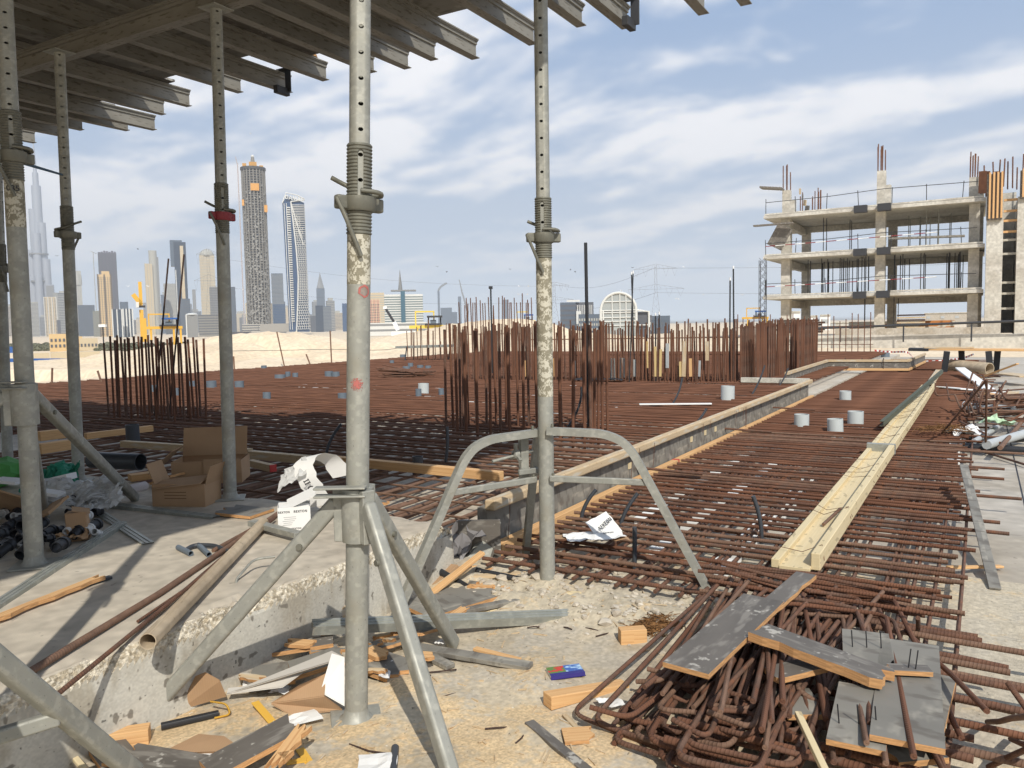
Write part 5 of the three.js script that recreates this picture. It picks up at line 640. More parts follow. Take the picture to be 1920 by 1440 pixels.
// arched glass front
{ const d = 420, s = d / FOC, b = at(1160, 618, d), t = thing('arched_glass_front', 'building with a white framed arched glass front', 'building', V3(b.x, BASE, b.z), atan2(-b.x, -b.z)), y0 = at(1160, 582, d).y - BASE, R = 33 * s, gm = lin(170, 172, 166), tu = (p, r = 0.5) => part(t, 'frame_tube', tube(p, r, 6), C.white), arc = []; for (let i = 0; i <= 16; i++) { const a = PI * i / 16; arc.push(V3(-cos(a) * R, y0 + sin(a) * R, 0)); }
  const sh = new THREE.Shape(); sh.moveTo(-R, 0); sh.lineTo(-R, y0); sh.absarc(0, y0, R, PI, 0, true); sh.lineTo(R, 0); const e = new THREE.ExtrudeGeometry(sh, { depth: 1, bevelEnabled: false, curveSegments: 12 }).translate(0, 0, -1.4); e.clearGroups(); part(t, 'glass_wall', uvBox(e), M({ color: new THREE.Color(0.34, 0.36, 0.35), roughness: 0.2 }));
  tu([V3(-R, 0, 0), ...arc, V3(R, 0, 0)], 0.7); tu([V3(-R * 0.86, 0, 0.3), V3(-R * 0.86, y0, 0.3)], 0.45); for (const x of [-0.36, 0.08, 0.42, 0.8]) tu([V3(R * x, 0, 0), V3(R * x, y0 + sqrt(1 - x * x) * R, 0)], 0.32); for (const y of [-0.85, -0.62, -0.4, -0.12, 0.0, 0.5]) { const w = y > 0 ? sqrt(1 - y * y) : 0.98; tu([V3(-R * w, y0 + R * y, 0), V3(R * w, y0 + R * y, 0)], 0.32); } tu([V3(R, y0 - 0, 0), V3(R * 1.7, y0 - R * 0.1, -1), V3(R * 1.7, 0, -1)], 0.6); part(t, 'side_wing', box(R * 0.7, y0, 8, R * 1.35, y0 / 2 - 1, -6), C.dgrey); tu([V3(R, y0 - R * 0.85, -0.5), V3(R * 1.7, y0 - R * 0.85, -1)], 0.3); }
// power pylons and lines
function pylon(x, yt, d, label, k = 1) { const s = d / FOC, b = at(x, 618, d), H = at(x, yt, d).y - BASE, t = thing('power_pylon', label, 'pylon', V3(b.x, BASE, b.z), atan2(-b.x, -b.z)), m = lin(120, 118, 114), q = [], w = 9 * s, T3 = (a, c, r = 0.13) => q.push(tube([a, c], r * s / 0.5 * 0.8, 3, false));
  for (const a of [-1, 1]) for (const z of [-1, 1]) { T3(V3(a * w * 1.3, 0, z * w), V3(a * w * 0.3, H * 0.6, z * w * 0.3)); T3(V3(a * w * 0.3, H * 0.6, z * w * 0.3), V3(a * w * 0.2, H, z * w * 0.2)); }
  for (let i = 0; i < 9; i++) { const f = (y) => y < 0.6 ? lerp(1.3, 0.3, y / 0.6) : lerp(0.3, 0.2, (y - 0.6) / 0.4), y0 = i / 9, y1 = (i + 1) / 9; T3(V3(-w * f(y0), H * y0, 0), V3(w * f(y1), H * y1, 0), 0.08); T3(V3(w * f(y0), H * y0, 0), V3(-w * f(y1), H * y1, 0), 0.08); }
  for (const [y, L] of [[0.97, 40], [0.68, 52]]) { const l = L * s * k; for (const a of [-1, 1]) { T3(V3(0, H * (y + 0.04), 0), V3(a * l, H * (y - 0.03), 0)); T3(V3(0, H * (y - 0.03), 0), V3(a * l, H * (y - 0.03), 0)); for (let i = 1; i < 5; i++) T3(V3(a * l * i / 5, H * (y - 0.03), 0), V3(a * l * (i - 0.5) / 5, H * (y + 0.04 - 0.07 * (i - 0.5) / 5), 0), 0.08); for (const i of [0.35, 0.75]) { T3(V3(a * l * i, H * (y - 0.03), 0), V3(a * l * (i + 0.12), H * (y - 0.14), 0), 0.08); T3(V3(a * l * (i + 0.24), H * (y - 0.03), 0), V3(a * l * (i + 0.12), H * (y - 0.14), 0), 0.08); } } }
  part(t, 'lattice', merge(q), m); return V3(b.x, H + BASE, b.z); }
const pA = pylon(1230, 497, 620, 'wide-armed lattice power pylon standing clear against the sky'), pB = pylon(1040, 530, 900, 'lattice pylon half hidden by the mortar-splashed prop', 0.7), pC = pylon(396, 468, 900, 'lattice pylon in front of the netted dome tower', 0.5);
[[pA, pB, -0.04, 30], [pA, pB, -0.4, 40], [pB, pC, -0.08, 30], [pB, pC, -0.4, 30], [pA, V3(700, 55, -520), -0.05, 0], [pA, V3(700, 30, -520), -0.4, 0]].forEach(([a, b, k, o], i) => { const A = V3(a.x, a.y + k * (a.y - BASE), a.z), B = V3(b.x, b.y + (i < 4 ? k * (b.y - BASE) : 0), b.z), pts = []; for (let j = 0; j <= 14; j++) { const p = A.clone().lerp(B, j / 14); p.y -= 9 * sin(PI * j / 14); pts.push(p); } solo('power_line', ['upper power line between the clear pylon and the pylon by the splashed prop', 'lower power line between the clear pylon and the pylon by the splashed prop', 'upper power line running on to the pylon at the netted tower', 'lower power line running on to the pylon at the netted tower', 'upper power line running from the clear pylon over the unfinished building', 'lower power line running from the clear pylon behind the unfinished building'][i], 'power line', tube(pts, 0.11, 3, false), lin(110, 110, 110)); });
// yellow launching gantries and cranes
function gantry(x0, x1, yt, yb, d, label, m, roof) { const s = d / FOC, xm = (x0 + x1) / 2, b = at(xm, yb, d), W = (x1 - x0) * s, H = at(xm, yt, d).y - b.y, t = thing('launching_gantry', label, 'gantry', V3(b.x, b.y, b.z), atan2(-b.x, -b.z)), y = H * 0.34;
  part(t, 'main_beam', box(W, H * 0.13, 1.2, 0, y, 0), m); for (const x of [-0.28, 0.28, 0.45]) part(t, 'leg', box(W * 0.05, y + 8, 0.8, W * x, (y - 8) / 2, 0.1), m); for (const x of [-0.32, 0.18]) part(t, 'portal_post', box(W * 0.035, H * 0.62, 0.6, W * x, H * 0.68, 0), m); part(t, 'portal_beam', box(W * 0.53, H * 0.06, 0.6, -W * 0.07, H * 0.97, 0.05), m);
  part(t, 'platform', box(W * 0.46, 0.25, 2, W * 0.16, y + H * 0.1, 0), mat.darkIron); part(t, 'canopy_roof', box(W * 0.42, 0.25, 2.4, W * 0.2, y + H * 0.42, 0.1), roof); for (const x of [0.03, 0.36]) part(t, 'canopy_post', box(0.2, H * 0.32, 0.2, W * x, y + H * 0.26, 0.4), mat.darkIron); part(t, 'winch', box(W * 0.16, H * 0.16, 1.4, W * 0.16, y + H * 0.2, 0), mat.pvcBlue); return t; }
gantry(270, 340, 588, 628, 120, 'orange launching gantry with a blue roof above the shaded starter bars', mat.craneYellow, mat.blue); gantry(768, 836, 583, 628, 115, 'yellow launching gantry with a dark canopy beside the white hotel', mat.craneYellow2, mat.darkIron); gantry(962, 1004, 584, 612, 150, 'small yellow gantry peeping over the sand behind the splashed prop', mat.craneYellow2, mat.blue); gantry(1392, 1440, 577, 606, 140, 'orange gantry with a blue roof by the hoist mast', mat.craneYellow, mat.blue);
{ const d = 130, s = d / FOC, b = at(268, 640, d), t = thing('yellow_crane', 'yellow tower crane with two raised jibs behind the shaded starter bars', 'crane', b, atan2(-b.x, -b.z)); part(t, 'mast', box(7 * s, 60 * s, 7 * s, 0, 29 * s, 0), mat.craneYellow); part(t, 'mast_sleeve', box(9 * s, 44 * s, 6 * s, 3 * s, 21 * s, 0.4), mat.craneYellow); part(t, 'turntable', box(14 * s, 4 * s, 8 * s, 0, 65 * s, 0), mat.darkIron); aim(part(t, 'jib', rbox(44 * s, 6 * s, 4 * s), mat.craneYellow), V3(0, 68 * s, 0), V3(0, 110 * s, 0)); aim(part(t, 'counter_jib', rbox(24 * s, 8 * s, 4 * s), mat.craneYellow), V3(2 * s, 66 * s, 0), V3(-14 * s, 90 * s, 0)); part(t, 'cab', box(5 * s, 10 * s, 5 * s, -6 * s, 68 * s, 1), C.white); }
{ const d = 160, A = at(744, 612, d), B = at(722, 577, d), t = thing('mobile_crane', 'raised boom of a mobile crane before the white hotel', 'crane', A); aim(part(t, 'boom', rbox(A.distanceTo(B), 0.42, 0.42), mat.darkIron), V3(0, 0, 0), B.clone().sub(A)); const f = B.clone().sub(A); aim(part(t, 'boom_base', rbox(1.8, 0.7, 0.7), mat.white), V3(0.2, -0.7, 0), f.clone().multiplyScalar(0.22)); part(t, 'boom_head', rbox(0.7, 0.5, 0.5), mat.white, f); part(t, 'carrier', rbox(5, 1.2, 2), mat.white, [1.5, -1.6, 0]); for (const x of [0, 1.2, 2.8]) part(t, 'wheel', new THREE.CylinderGeometry(0.5, 0.5, 0.4, 12).rotateX(PI / 2), mat.black, [x, -2.3, 1]); }
// plain in front of the city: hoardings, low houses, scrub, lamp post
for (const [x0, x1, y0, y1, d, m, label] of [[0, 183, 672, 686, 222, 'blue', 'long bright blue hoarding on the sandy plain'], [0, 30, 650, 659, 420, 'blue', 'short blue hoarding farther back beside the shaded prop']]) { const A = at(x0 - 60, y1, d), B = at(x1, y1, d), h = (y1 - y0) * d / FOC, t = thing('blue_hoarding', label, 'hoarding', A.clone().lerp(B, 0.5)), n = 14; for (let i = 0; i < n; i++) { const a = A.clone().lerp(B, i / n).sub(t.position), c = A.clone().lerp(B, (i + 1) / n).sub(t.position); aim(part(t, 'panel', box(a.distanceTo(c) * 0.99, h + 1.2, 0.1), mat[m]), a.add(V3(0, h / 2 - 0.6, 0)), c.add(V3(0, h / 2 - 0.6, 0))); } }
for (const [x0, x1, y0, y1, d, c, label] of [[94, 128, 626, 640, 420, C.beige, 'flat sandy house on the plain behind the blue hoarding'], [128, 152, 631, 641, 430, C.beige, 'lower sandy house joined to the flat one'], [150, 180, 634, 643, 430, C.cream, 'long low cream wall on the plain'], [62, 88, 662, 671, 240, C.cream, 'low cream shed just behind the blue hoarding'], [98, 180, 660, 671, 245, C.cream, 'long cream shed just behind the blue hoarding'], [430, 470, 622, 634, 260, C.dgrey, 'grey shed at the foot of the sand mound']]) block('low_house', label, 'house', x0, x1, y0, d, c, { depth: 0.4, win: d > 300 ? C.dgrey : undefined, nw: 5, floor: 3 });
{ const q = []; for (let i = 0; i < 500; i++) { const p = on(rr(10, 420), rr(644, 656), -7.5), r = rr(0.8, 2.2); const e = new THREE.IcosahedronGeometry(r, 1), pp = e.attributes.position; for (let k = 0; k < pp.count; k++) { const s = 0.6 + 0.8 * hsh(k, i, 3); pp.setXYZ(k, pp.getX(k) * s, pp.getY(k) * s * 0.7, pp.getZ(k) * s); } q.push(keep(e.translate(p.x, -7.6, p.z))); } const m = new THREE.Mesh(mergeGeometries(q), lin(104, 104, 80)); m.geometry.computeVertexNormals(); m.name = 'scrub'; finish(m); stuff(m); tag(m, 'band of grey green scrub on the far plain', 'scrub'); scene.add(m); }
{ const d = 110, b = at(196, 672, d), H = at(196, 612, d).y - b.y, t = thing('lamp_post', 'dark lamp post with a white head behind the shaded starter bars', 'lamp post', b); part(t, 'pole', tube([V3(0, -2, 0), V3(0, H, 0)], 0.1, 6), mat.darkIron); part(t, 'lamp_head', rbox(0.9, 0.35, 0.5), mat.white, [0, H + 0.1, 0]); }
// rods and cord on the sand
[[519, 622, 537, 686, 33], [619, 620, 622, 682, 32], [420, 648, 424, 690, 30], [438, 668, 440, 696, 28], [574, 664, 590, 684, 31], [771, 618, 771, 672, 34], [812, 620, 812, 672, 34], [826, 640, 826, 670, 34], [803, 600, 804, 668, 33], [98, 690, 94, 722, 20], [183, 695, 198, 712, 20]].forEach(([x, y, x2, y2, d], i) => { const A = at(x2, y2, d), B = at(x, y, d); solo('marker_rod', 'rusty marker rod stuck in the sand along the raft edge', 'rod', tube([V3(0, -0.5, 0), B.clone().sub(A)], 0.028, 6), mat.rustPale, A, [0, 0, 0], 'marker rods along the raft edge'); });
{ const pts = [[430, 658, 32], [520, 657, 33], [619, 655, 32], [720, 656, 33], [771, 648, 34]].map(([x, y, d]) => at(x, y, d)); solo('strung_wire', 'thin wire strung between the marker rods on the sand', 'wire', tube(new THREE.CatmullRomCurve3(pts.map((p) => p.clone().sub(pts[0]))).getPoints(30), 0.012, 4, false), mat.darkIron, pts[0]); }
{ const A = at(748, 651, 30), B = at(850, 648, 29), t = thing('trestle_plank', 'grey plank table on thin legs at the raft edge', 'table', A.clone().lerp(B, 0.5)); aim(part(t, 'plank', rbox(A.distanceTo(B), 0.09, 0.5), mat.zinc), A.clone().sub(t.position), B.clone().sub(t.position)); for (const k of [-0.8, 0.0, 0.8]) part(t, 'leg', tube([V3(k, -0.75, 0.1), V3(k + 0.1, 0, 0)], 0.025, 5), mat.darkIron); }
// birds
[[240, 537], [278, 537], [455, 543], [222, 455], [52, 518], [258, 467], [107, 480], [820, 500], [838, 510], [957, 505], [1070, 506], [1078, 510], [973, 537], [990, 537], [973, 552], [988, 552], [1164, 545], [1186, 502], [1268, 560], [1272, 561], [1320, 553], [1392, 553], [470, 251], [1282, 501]].forEach(([x, y], i) => { const w = i < 4 || (i > 11 && i < 17) || i > 17; const q = merge([new THREE.ConeGeometry(0.06, 0.34, 5).rotateZ(PI / 2), uvBox(new THREE.BoxGeometry(0.12, 0.02, 0.34).translate(0, 0, 0.18).rotateX(-0.4)), uvBox(new THREE.BoxGeometry(0.12, 0.02, 0.34).translate(0, 0, -0.18).rotateX(0.4))]); solo('bird', w ? 'white bird flying over the site against the haze' : 'dark bird flying over the site against the haze', 'bird', q, w ? mat.white : mat.black, at(x, y, rr(140, 180)), [rr(-0.4, 0.4), rr(0, 6), rr(-0.4, 0.4)], 'birds over the site'); });

// ================= loose things: on the raised slab =================
const lvl = (h) => h;
function board(name, label, cat, a, b, h1, h2, W, t, m, o = {}) { const A = on(a[0], a[1], h1), B = on(b[0], b[1], h2), L = A.distanceTo(B), q = sheet(boardOut(L, W, o.r0 || 0, o.r1 || 0, o.edge || 0), t); return aim(solo(name, label, cat, q, m, [0, 0, 0], [0, 0, 0], o.group), A, B, o.roll || 0); }
function stick(name, label, cat, a, b, h1, h2, w, t, m, roll = 0) { const A = on(a[0], a[1], h1), B = on(b[0], b[1], h2); return aim(solo(name, label, cat, rbox(A.distanceTo(B), t, w, 0.003), m), A, B, roll); }
function rod(name, label, cat, pts, r, m, sides = 8) { const P = pts.map(([x, y, h]) => on(x, y, h)), o = P[0]; return solo(name, label, cat, tube(fillet(P.map((p) => p.clone().sub(o)), 0.05), r, sides), m, o); }
function pipeLay(name, label, cat, a, b, h1, h2, R, m, th = 0.88) { const A = on(a[0], a[1], h1), B = on(b[0], b[1], h2), L = A.distanceTo(B), q = pipe(L, R, R * th, 20).rotateZ(-PI / 2).translate(-L / 2, 0, 0); return aim(solo(name, label, cat, q, m), A, B); }
const stud = (L, W = 0.06, H = 0.03) => merge([uvBox(new THREE.BoxGeometry(L, 0.003, W)), ...[-1, 1].map((s) => uvBox(new THREE.BoxGeometry(L, H, 0.003).translate(0, H / 2 * 1 - H, s * W / 2))), ...[-1, 1].map((s) => uvBox(new THREE.BoxGeometry(L, 0.004, 0.006).translate(0, 0.003, s * W / 5)))]);
function studLay(label, a, b, h1, h2, W, roll = 0, H = 0.03) { const A = on(a[0], a[1], h1), B = on(b[0], b[1], h2); return aim(solo('metal_stud', label, 'metal stud', stud(A.distanceTo(B), W, H), mat.zinc), A, B, roll); }
pipeLay('tan_pipe', 'long dusty tan plastic pipe lying over the broken slab edge', 'pipe', [277, 1203], [494, 980], 0.405, 0.40, 0.03, mat.pvcTan, 0.9);
rod('loose_bar', 'thick ribbed bar lying along the sunlit slab edge', 'bar', [[52, 1262, 0.382], [300, 1112, 0.375], [528, 958, 0.378]], 0.0135, mat.rustPale, 10);
rod('loose_bar', 'thinner rusty bar overhanging the slab edge above its own shadow', 'bar', [[106, 1303, 0.372], [230, 1202, 0.38], [440, 1030, 0.385], [515, 972, 0.385]], 0.0085, mat.rust, 8);
rod('loose_bar', 'thin bar lying against the tan pipe with a wire knot', 'bar', [[258, 1165, 0.372], [345, 1106, 0.372], [470, 998, 0.375]], 0.006, mat.rust, 6);
rod('loose_bar', 'third bar in the bundle beside the white carton', 'bar', [[400, 1032, 0.372], [545, 952, 0.376]], 0.011, mat.rustPale, 8);
studLay('long galvanised stud lying in shade and sticking out toward the light', [-20, 1140], [228, 978], 0.375, 0.385, 0.055, 0, 0.028);
studLay('short galvanised stud crossing under the long one', [176, 953], [278, 1018], 0.372, 0.368, 0.06); studLay('galvanised stud lying in front of the open cardboard box', [204, 943], [405, 968], 0.385, 0.372, 0.06);
stick('steel_bar', 'flat galvanised bar lying on the slab beside the white carton', 'steel bar', [472, 980], [560, 1003], 0.4, 0.4, 0.055, 0.03, mat.galv);
// white carton with printing
function lettersOn(par, s, size, pos, rot, m = mat.black, font = sansB) { return part(par, 'lettering', lettering(s, size, 0.0006, font), m, pos, rot); }
{ const p = on(553, 989, SL + 0.004), t = thing('white_carton', 'small white printed carton with an open lid on the slab', 'carton', p, 0.25), w = 0.175, h = 0.135, d = 0.15;
  const wall = (n, g2, pos, rot) => part(t, n, g2, mat.paper, pos, rot);
  wall('front', box(w, h, 0.003), [0, h / 2, d / 2]); wall('back', box(w, h, 0.003), [0, h / 2, -d / 2]); wall('side', box(0.003, h, d), [-w / 2, h / 2, 0]); wall('side', box(0.003, h, d), [w / 2, h / 2, 0]); wall('base', box(w, 0.003, d), [0, 0.002, 0]); wall('lid', box(w, 0.003, d), [0.04, h + 0.035, 0.0], [0.18, 0, 0.42]); wall('flap', box(w * 0.95, 0.003, 0.07), [0, h - 0.002, d / 2 - 0.035], [0.1, 0, 0]);
  const f = t.children[0]; lettersOn(f, 'REXTON', 0.014, [0.035, 0.042, 0.002]); lettersOn(f, 'REXTON', 0.012, [-0.055, 0.042, 0.002]); for (let i = 0; i < 5; i++) part(f, 'print_line', box(rr(0.04, 0.07), 0.002, 0.0006), C.grey, [-0.03 + rr(-0.01, 0.01), 0.012 - i * 0.011, 0.0018]); lettersOn(f, 'REXTON', 0.01, [0.01, -0.055, 0.002]); }
// curled strip of printed paper
function ribbon(pts, w, side) { const P = [], I = [], UVs = []; pts.forEach((p, i) => { for (const s of [-1, 1]) { const q = p.clone().addScaledVector(side, s * w / 2 * (1 - 0.1 * sin(i * 2.1))); P.push(q.x, q.y, q.z); UVs.push(i / pts.length, (s + 1) / 2); } }); for (let i = 0; i < pts.length - 1; i++) I.push(i * 2, i * 2 + 1, i * 2 + 2, i * 2 + 2, i * 2 + 1, i * 2 + 3); const q = new THREE.BufferGeometry(); q.setAttribute('position', new THREE.Float32BufferAttribute(P, 3)); q.setAttribute('uv', new THREE.Float32BufferAttribute(UVs, 2)); q.setIndex(I); q.computeVertexNormals(); return q; }
{ const p = on(578, 940, 0.46), t = thing('paper_strip', 'curled white packing strip with printed letters standing on the carton', 'paper', p, 0.1), c = new THREE.CatmullRomCurve3([V3(0.08, -0.02, 0.05), V3(0.05, 0.07, 0.05), V3(0.0, 0.15, 0.03), V3(-0.02, 0.23, -0.02), V3(0.03, 0.265, -0.1), V3(0.13, 0.22, -0.14), V3(0.19, 0.12, -0.13)]).getPoints(22); part(t, 'strip', ribbon(c, 0.15, V3(0.85, 0.22, 0.45).normalize()), mat.paper); lettersOn(t, 'II CU', 0.034, [0.022, 0.1, 0.058], [0.25, 0.25, -1.15]); part(t, 'torn_piece', crumple(0.22, 0.16, 0.05, 14), mat.plastic, [-0.08, 0.15, -0.05], [0.5, 0, 0.6]); }
// cardboard boxes
function carton(label, p, ry, w, h, d, open) { const t = thing('cardboard_box', label, 'cardboard box', p, ry), c = mat.card; part(t, 'side', box(w, h, 0.005), c, [0, h / 2, d / 2]); part(t, 'side', box(w, h, 0.005), c, [0, h / 2, -d / 2]); part(t, 'side', box(0.005, h, d), c, [-w / 2, h / 2, 0]); part(t, 'side', box(0.005, h, d), c, [w / 2, h / 2, 0]); part(t, 'base', box(w, 0.005, d), c, [0, 0.003, 0]); for (const [x, y, z, sx, sz, rx, rz] of open) part(t, 'flap', box(sx, 0.005, sz), c, [x, y, z], [rx, 0, rz]); return t; }
carton('tall open cardboard box with folded flaps behind the red-collared prop', on(398, 900, SL), 0.12, 0.5, 0.17, 0.3, [[-0.33, 0.17, 0.0, 0.24, 0.3, 0, 0.75], [0.0, 0.28, -0.15, 0.48, 0.22, 1.3, 0], [0.12, 0.13, 0.17, 0.27, 0.11, 1.5, 0]]);
carton('low torn cardboard box with one flap raised, beside the red-collared prop', on(352, 943, SL), -0.12, 0.36, 0.15, 0.22, [[-0.2, 0.21, 0, 0.14, 0.18, 0, -1.2], [0.0, 0.155, 0.07, 0.34, 0.14, 0.25, 0.12], [0.2, 0.2, 0, 0.13, 0.2, 0, 1.25]]);
{ const t = scene.getObjectByName('cardboard_box_001').children[0]; for (let i = 0; i < 3; i++) part(t, 'print_line', box(0.15, 0.006, 0.001), M({ color: new THREE.Color(0.2, 0.12, 0.06) }), [-0.02, 0.02 - i * 0.02, 0.0032]); }
pipeLay('paper_roll', 'short white paper roll lying before the low cardboard box', 'paper roll', [219, 924], [272, 911], 0.44, 0.44, 0.032, M({ color: new THREE.Color(0.62, 0.58, 0.58) }), 0.85);
pipeLay('black_pipe', 'large dark pipe lying on the mat behind the shaded props', 'pipe', [172, 862], [264, 866], 0.42, 0.42, 0.07, mat.pvcDark, 0.9);
stick('wood_block', 'orange wood block between the shaded prop and the cardboard', 'wood block', [243, 896], [305, 888], 0.39, 0.39, 0.1, 0.05, mat.pine); board('plywood_offcut', 'grey plywood offcut leaning at the tall cardboard box', 'plywood', [298, 905], [336, 892], 0.38, 0.44, 0.18, 0.018, film2Ply);
board('plywood_offcut', 'grey film-faced plywood lying on the slab by the bar bundle', 'plywood', [418, 958], [492, 966], 0.368, 0.364, 0.22, 0.018, film2Ply, { r0: 0.06 });
board('plywood_offcut', 'small plywood offcut with an orange edge on the slab behind the sunlit prop', 'plywood', [694, 942], [722, 948], 0.38, 0.372, 0.1, 0.018, film2Ply, { r1: 0.05 });
rod('wire_loop', 'bent tie wire loop sticking up from the slab edge', 'wire', [[446, 1112, 0.32], [441, 1088, 0.37], [476, 1048, 0.42], [516, 1044, 0.42]], 0.006, mat.galv); rod('conduit_piece', 'bent grey conduit piece lying near the shadow edge', 'conduit', [[345, 1034, 0.37], [362, 1022, 0.38], [400, 1022, 0.38], [428, 1034, 0.37]], 0.012, mat.pvcDark); pipeLay('conduit_piece', 'short open grey conduit lying near the shadow edge', 'conduit', [334, 1026], [358, 1038], 0.375, 0.375, 0.014, mat.pvcBlue, 0.8);
pipeLay('conduit_piece', 'second short open grey conduit near the bar bundle', 'conduit', [372, 1022], [392, 1040], 0.375, 0.375, 0.014, mat.pvcBlue, 0.8);
board('wood_strip', 'long split plywood strip lying across the shadow line', 'wood strip', [-15, 1168], [190, 1086], 0.372, 0.372, 0.05, 0.018, rawPly, { r0: 0.1, r1: 0.06, edge: 0.02 }); stick('black_offcut', 'small black offcut at the end of the split strip', 'offcut', [161, 1095], [208, 1082], 0.372, 0.372, 0.03, 0.015, mat.pvcDark);
// heap in shade: bags, panels, fittings
solo('plastic_bag', 'crumpled clear plastic bag in the shaded heap', 'plastic bag', crumple(0.3, 0.26, 0.11, 31, 26, 22), mat.plastic, on(192, 944, 0.42), [0.5, 0.4, 0.2]); solo('plastic_bag', 'larger crumpled white plastic spread over the shaded heap', 'plastic bag', crumple(0.5, 0.36, 0.11, 33, 34, 26), mat.plastic, on(140, 940, 0.42), [0.25, 0.2, 0]);
solo('plastic_bag', 'dark teal plastic bag behind the stencilled prop', 'plastic bag', crumple(0.36, 0.3, 0.1, 35, 24, 20), mat.green, on(100, 908, 0.42), [0.35, 0.4, 0.1]); { const q = new THREE.IcosahedronGeometry(0.16, 2), p = q.attributes.position; for (let i = 0; i < p.count; i++) { const k = 0.75 + 0.4 * hsh(floor(p.getX(i) * 60 + 300), floor(p.getY(i) * 60 + 300), floor(p.getZ(i) * 60 + 300)); p.setXYZ(i, p.getX(i) * k * 1.2, p.getY(i) * k * 0.7, p.getZ(i) * k); } q.computeVertexNormals(); solo('net_bag', 'bright green net bag at the end of the shaded slab', 'net bag', q, mat.green2, on(6, 886, 0.47)); }
board('white_sheet', 'white panel lying on top of the shaded heap', 'sheet', [-10, 902], [44, 906], 0.5, 0.5, 0.12, 0.02, mat.paper); board('white_sheet', 'white slab of packing foam sloping in the shaded heap', 'sheet', [92, 908], [136, 898], 0.5, 0.54, 0.09, 0.04, mat.paper); board('white_sheet', 'white tray edge leaning behind the stencilled prop', 'sheet', [80, 925], [115, 930], 0.52, 0.5, 0.1, 0.02, mat.paper); board('beige_sheet', 'beige panel with a white rim leaning beside the stencilled prop', 'sheet', [82, 962], [112, 948], 0.44, 0.5, 0.16, 0.015, mat.card, { roll: 0.5 }); board('beige_sheet', 'crumpled brown wrapping in the shaded heap', 'sheet', [0, 955], [28, 930], 0.42, 0.55, 0.2, 0.01, mat.card, { roll: -0.5, edge: 0.05 });
{ const t = thing('small_carton', 'small stained brown carton standing by the pipe fittings', 'carton', on(148, 1012, SL), 0.3); part(t, 'body', rbox(0.105, 0.16, 0.08, 0.004), mat.card, [0, 0.08, 0], [0, 0, 0.05]); part(t, 'flap', box(0.09, 0.004, 0.07), mat.card, [0.02, 0.168, 0.01], [0.2, 0.2, -0.3]); part(t, 'torn_foot', crumple(0.16, 0.1, 0.04, 38), mat.card, [-0.02, 0.02, 0.06]); }
for (let i = 0; i < 44; i++) { const x = rr(-10, 190), y = rr(960, 1040) - x * 0.16, w = rnd() < 0.4, L = rr(0.05, 0.11), R = rr(0.018, 0.03); const q = merge([pipe(L, R, R * 0.82, 12).translate(0, -L / 2, 0), pipe(L * 0.25, R * 1.2, R, 12).translate(0, -L / 2, 0)]); solo('pipe_fitting', w ? 'white pipe fitting in the loose heap by the stencilled prop' : 'black pipe fitting in the loose heap by the stencilled prop', 'pipe fitting', q, w ? M({ color: new THREE.Color(0.6, 0.6, 0.58) }) : mat.black, on(x, y, SL + R + rr(0, 0.05)), [rr(1.2, 1.9), rr(0, 6), rr(-0.4, 0.4)], 'loose pipe fittings'); }

// ================= loose things: on the working floor =================
{ const A = on(586, 1168, 0.17), B = on(1112, 1146, 0.025); aim(solo('metal_stud', 'long shiny galvanised channel lying across the floor litter', 'metal stud', stud(A.distanceTo(B), 0.06, 0.045), mat.zinc), A, B, 0.25); }
stick('timber', 'weathered timber lying along the foot of the broken slab', 'timber', [398, 1250], [655, 1140], 0.05, 0.12, 0.05, 0.06, mat.pineDust); board('plywood_offcut', 'dark plywood strip with an orange edge along the slab foot', 'plywood', [452, 1232], [625, 1205], 0.06, 0.08, 0.11, 0.018, filmPly, { r0: 0.05 }); board('plywood_offcut', 'short orange plywood splinter on the slab-foot litter', 'plywood', [535, 1208], [592, 1212], 0.1, 0.09, 0.07, 0.015, rawPly, { r0: 0.04, r1: 0.05 });
board('plywood_offcut', 'grey plywood square in the litter behind the cardboard', 'plywood', [470, 1275], [560, 1262], 0.04, 0.05, 0.2, 0.018, film2Ply, { r1: 0.06 }); board('plywood_offcut', 'pale grey plywood under the white board by the prop foot', 'plywood', [545, 1262], [640, 1232], 0.07, 0.1, 0.17, 0.018, film2Ply); board('plywood_offcut', 'grey plywood lying behind the sunlit prop foot', 'plywood', [688, 1240], [760, 1265], 0.03, 0.02, 0.2, 0.018, film2Ply, { r1: 0.05 }); board('plywood_offcut', 'orange split plywood beside the sunlit prop foot', 'plywood', [690, 1222], [722, 1236], 0.06, 0.05, 0.08, 0.018, rawPly, { r1: 0.04 });
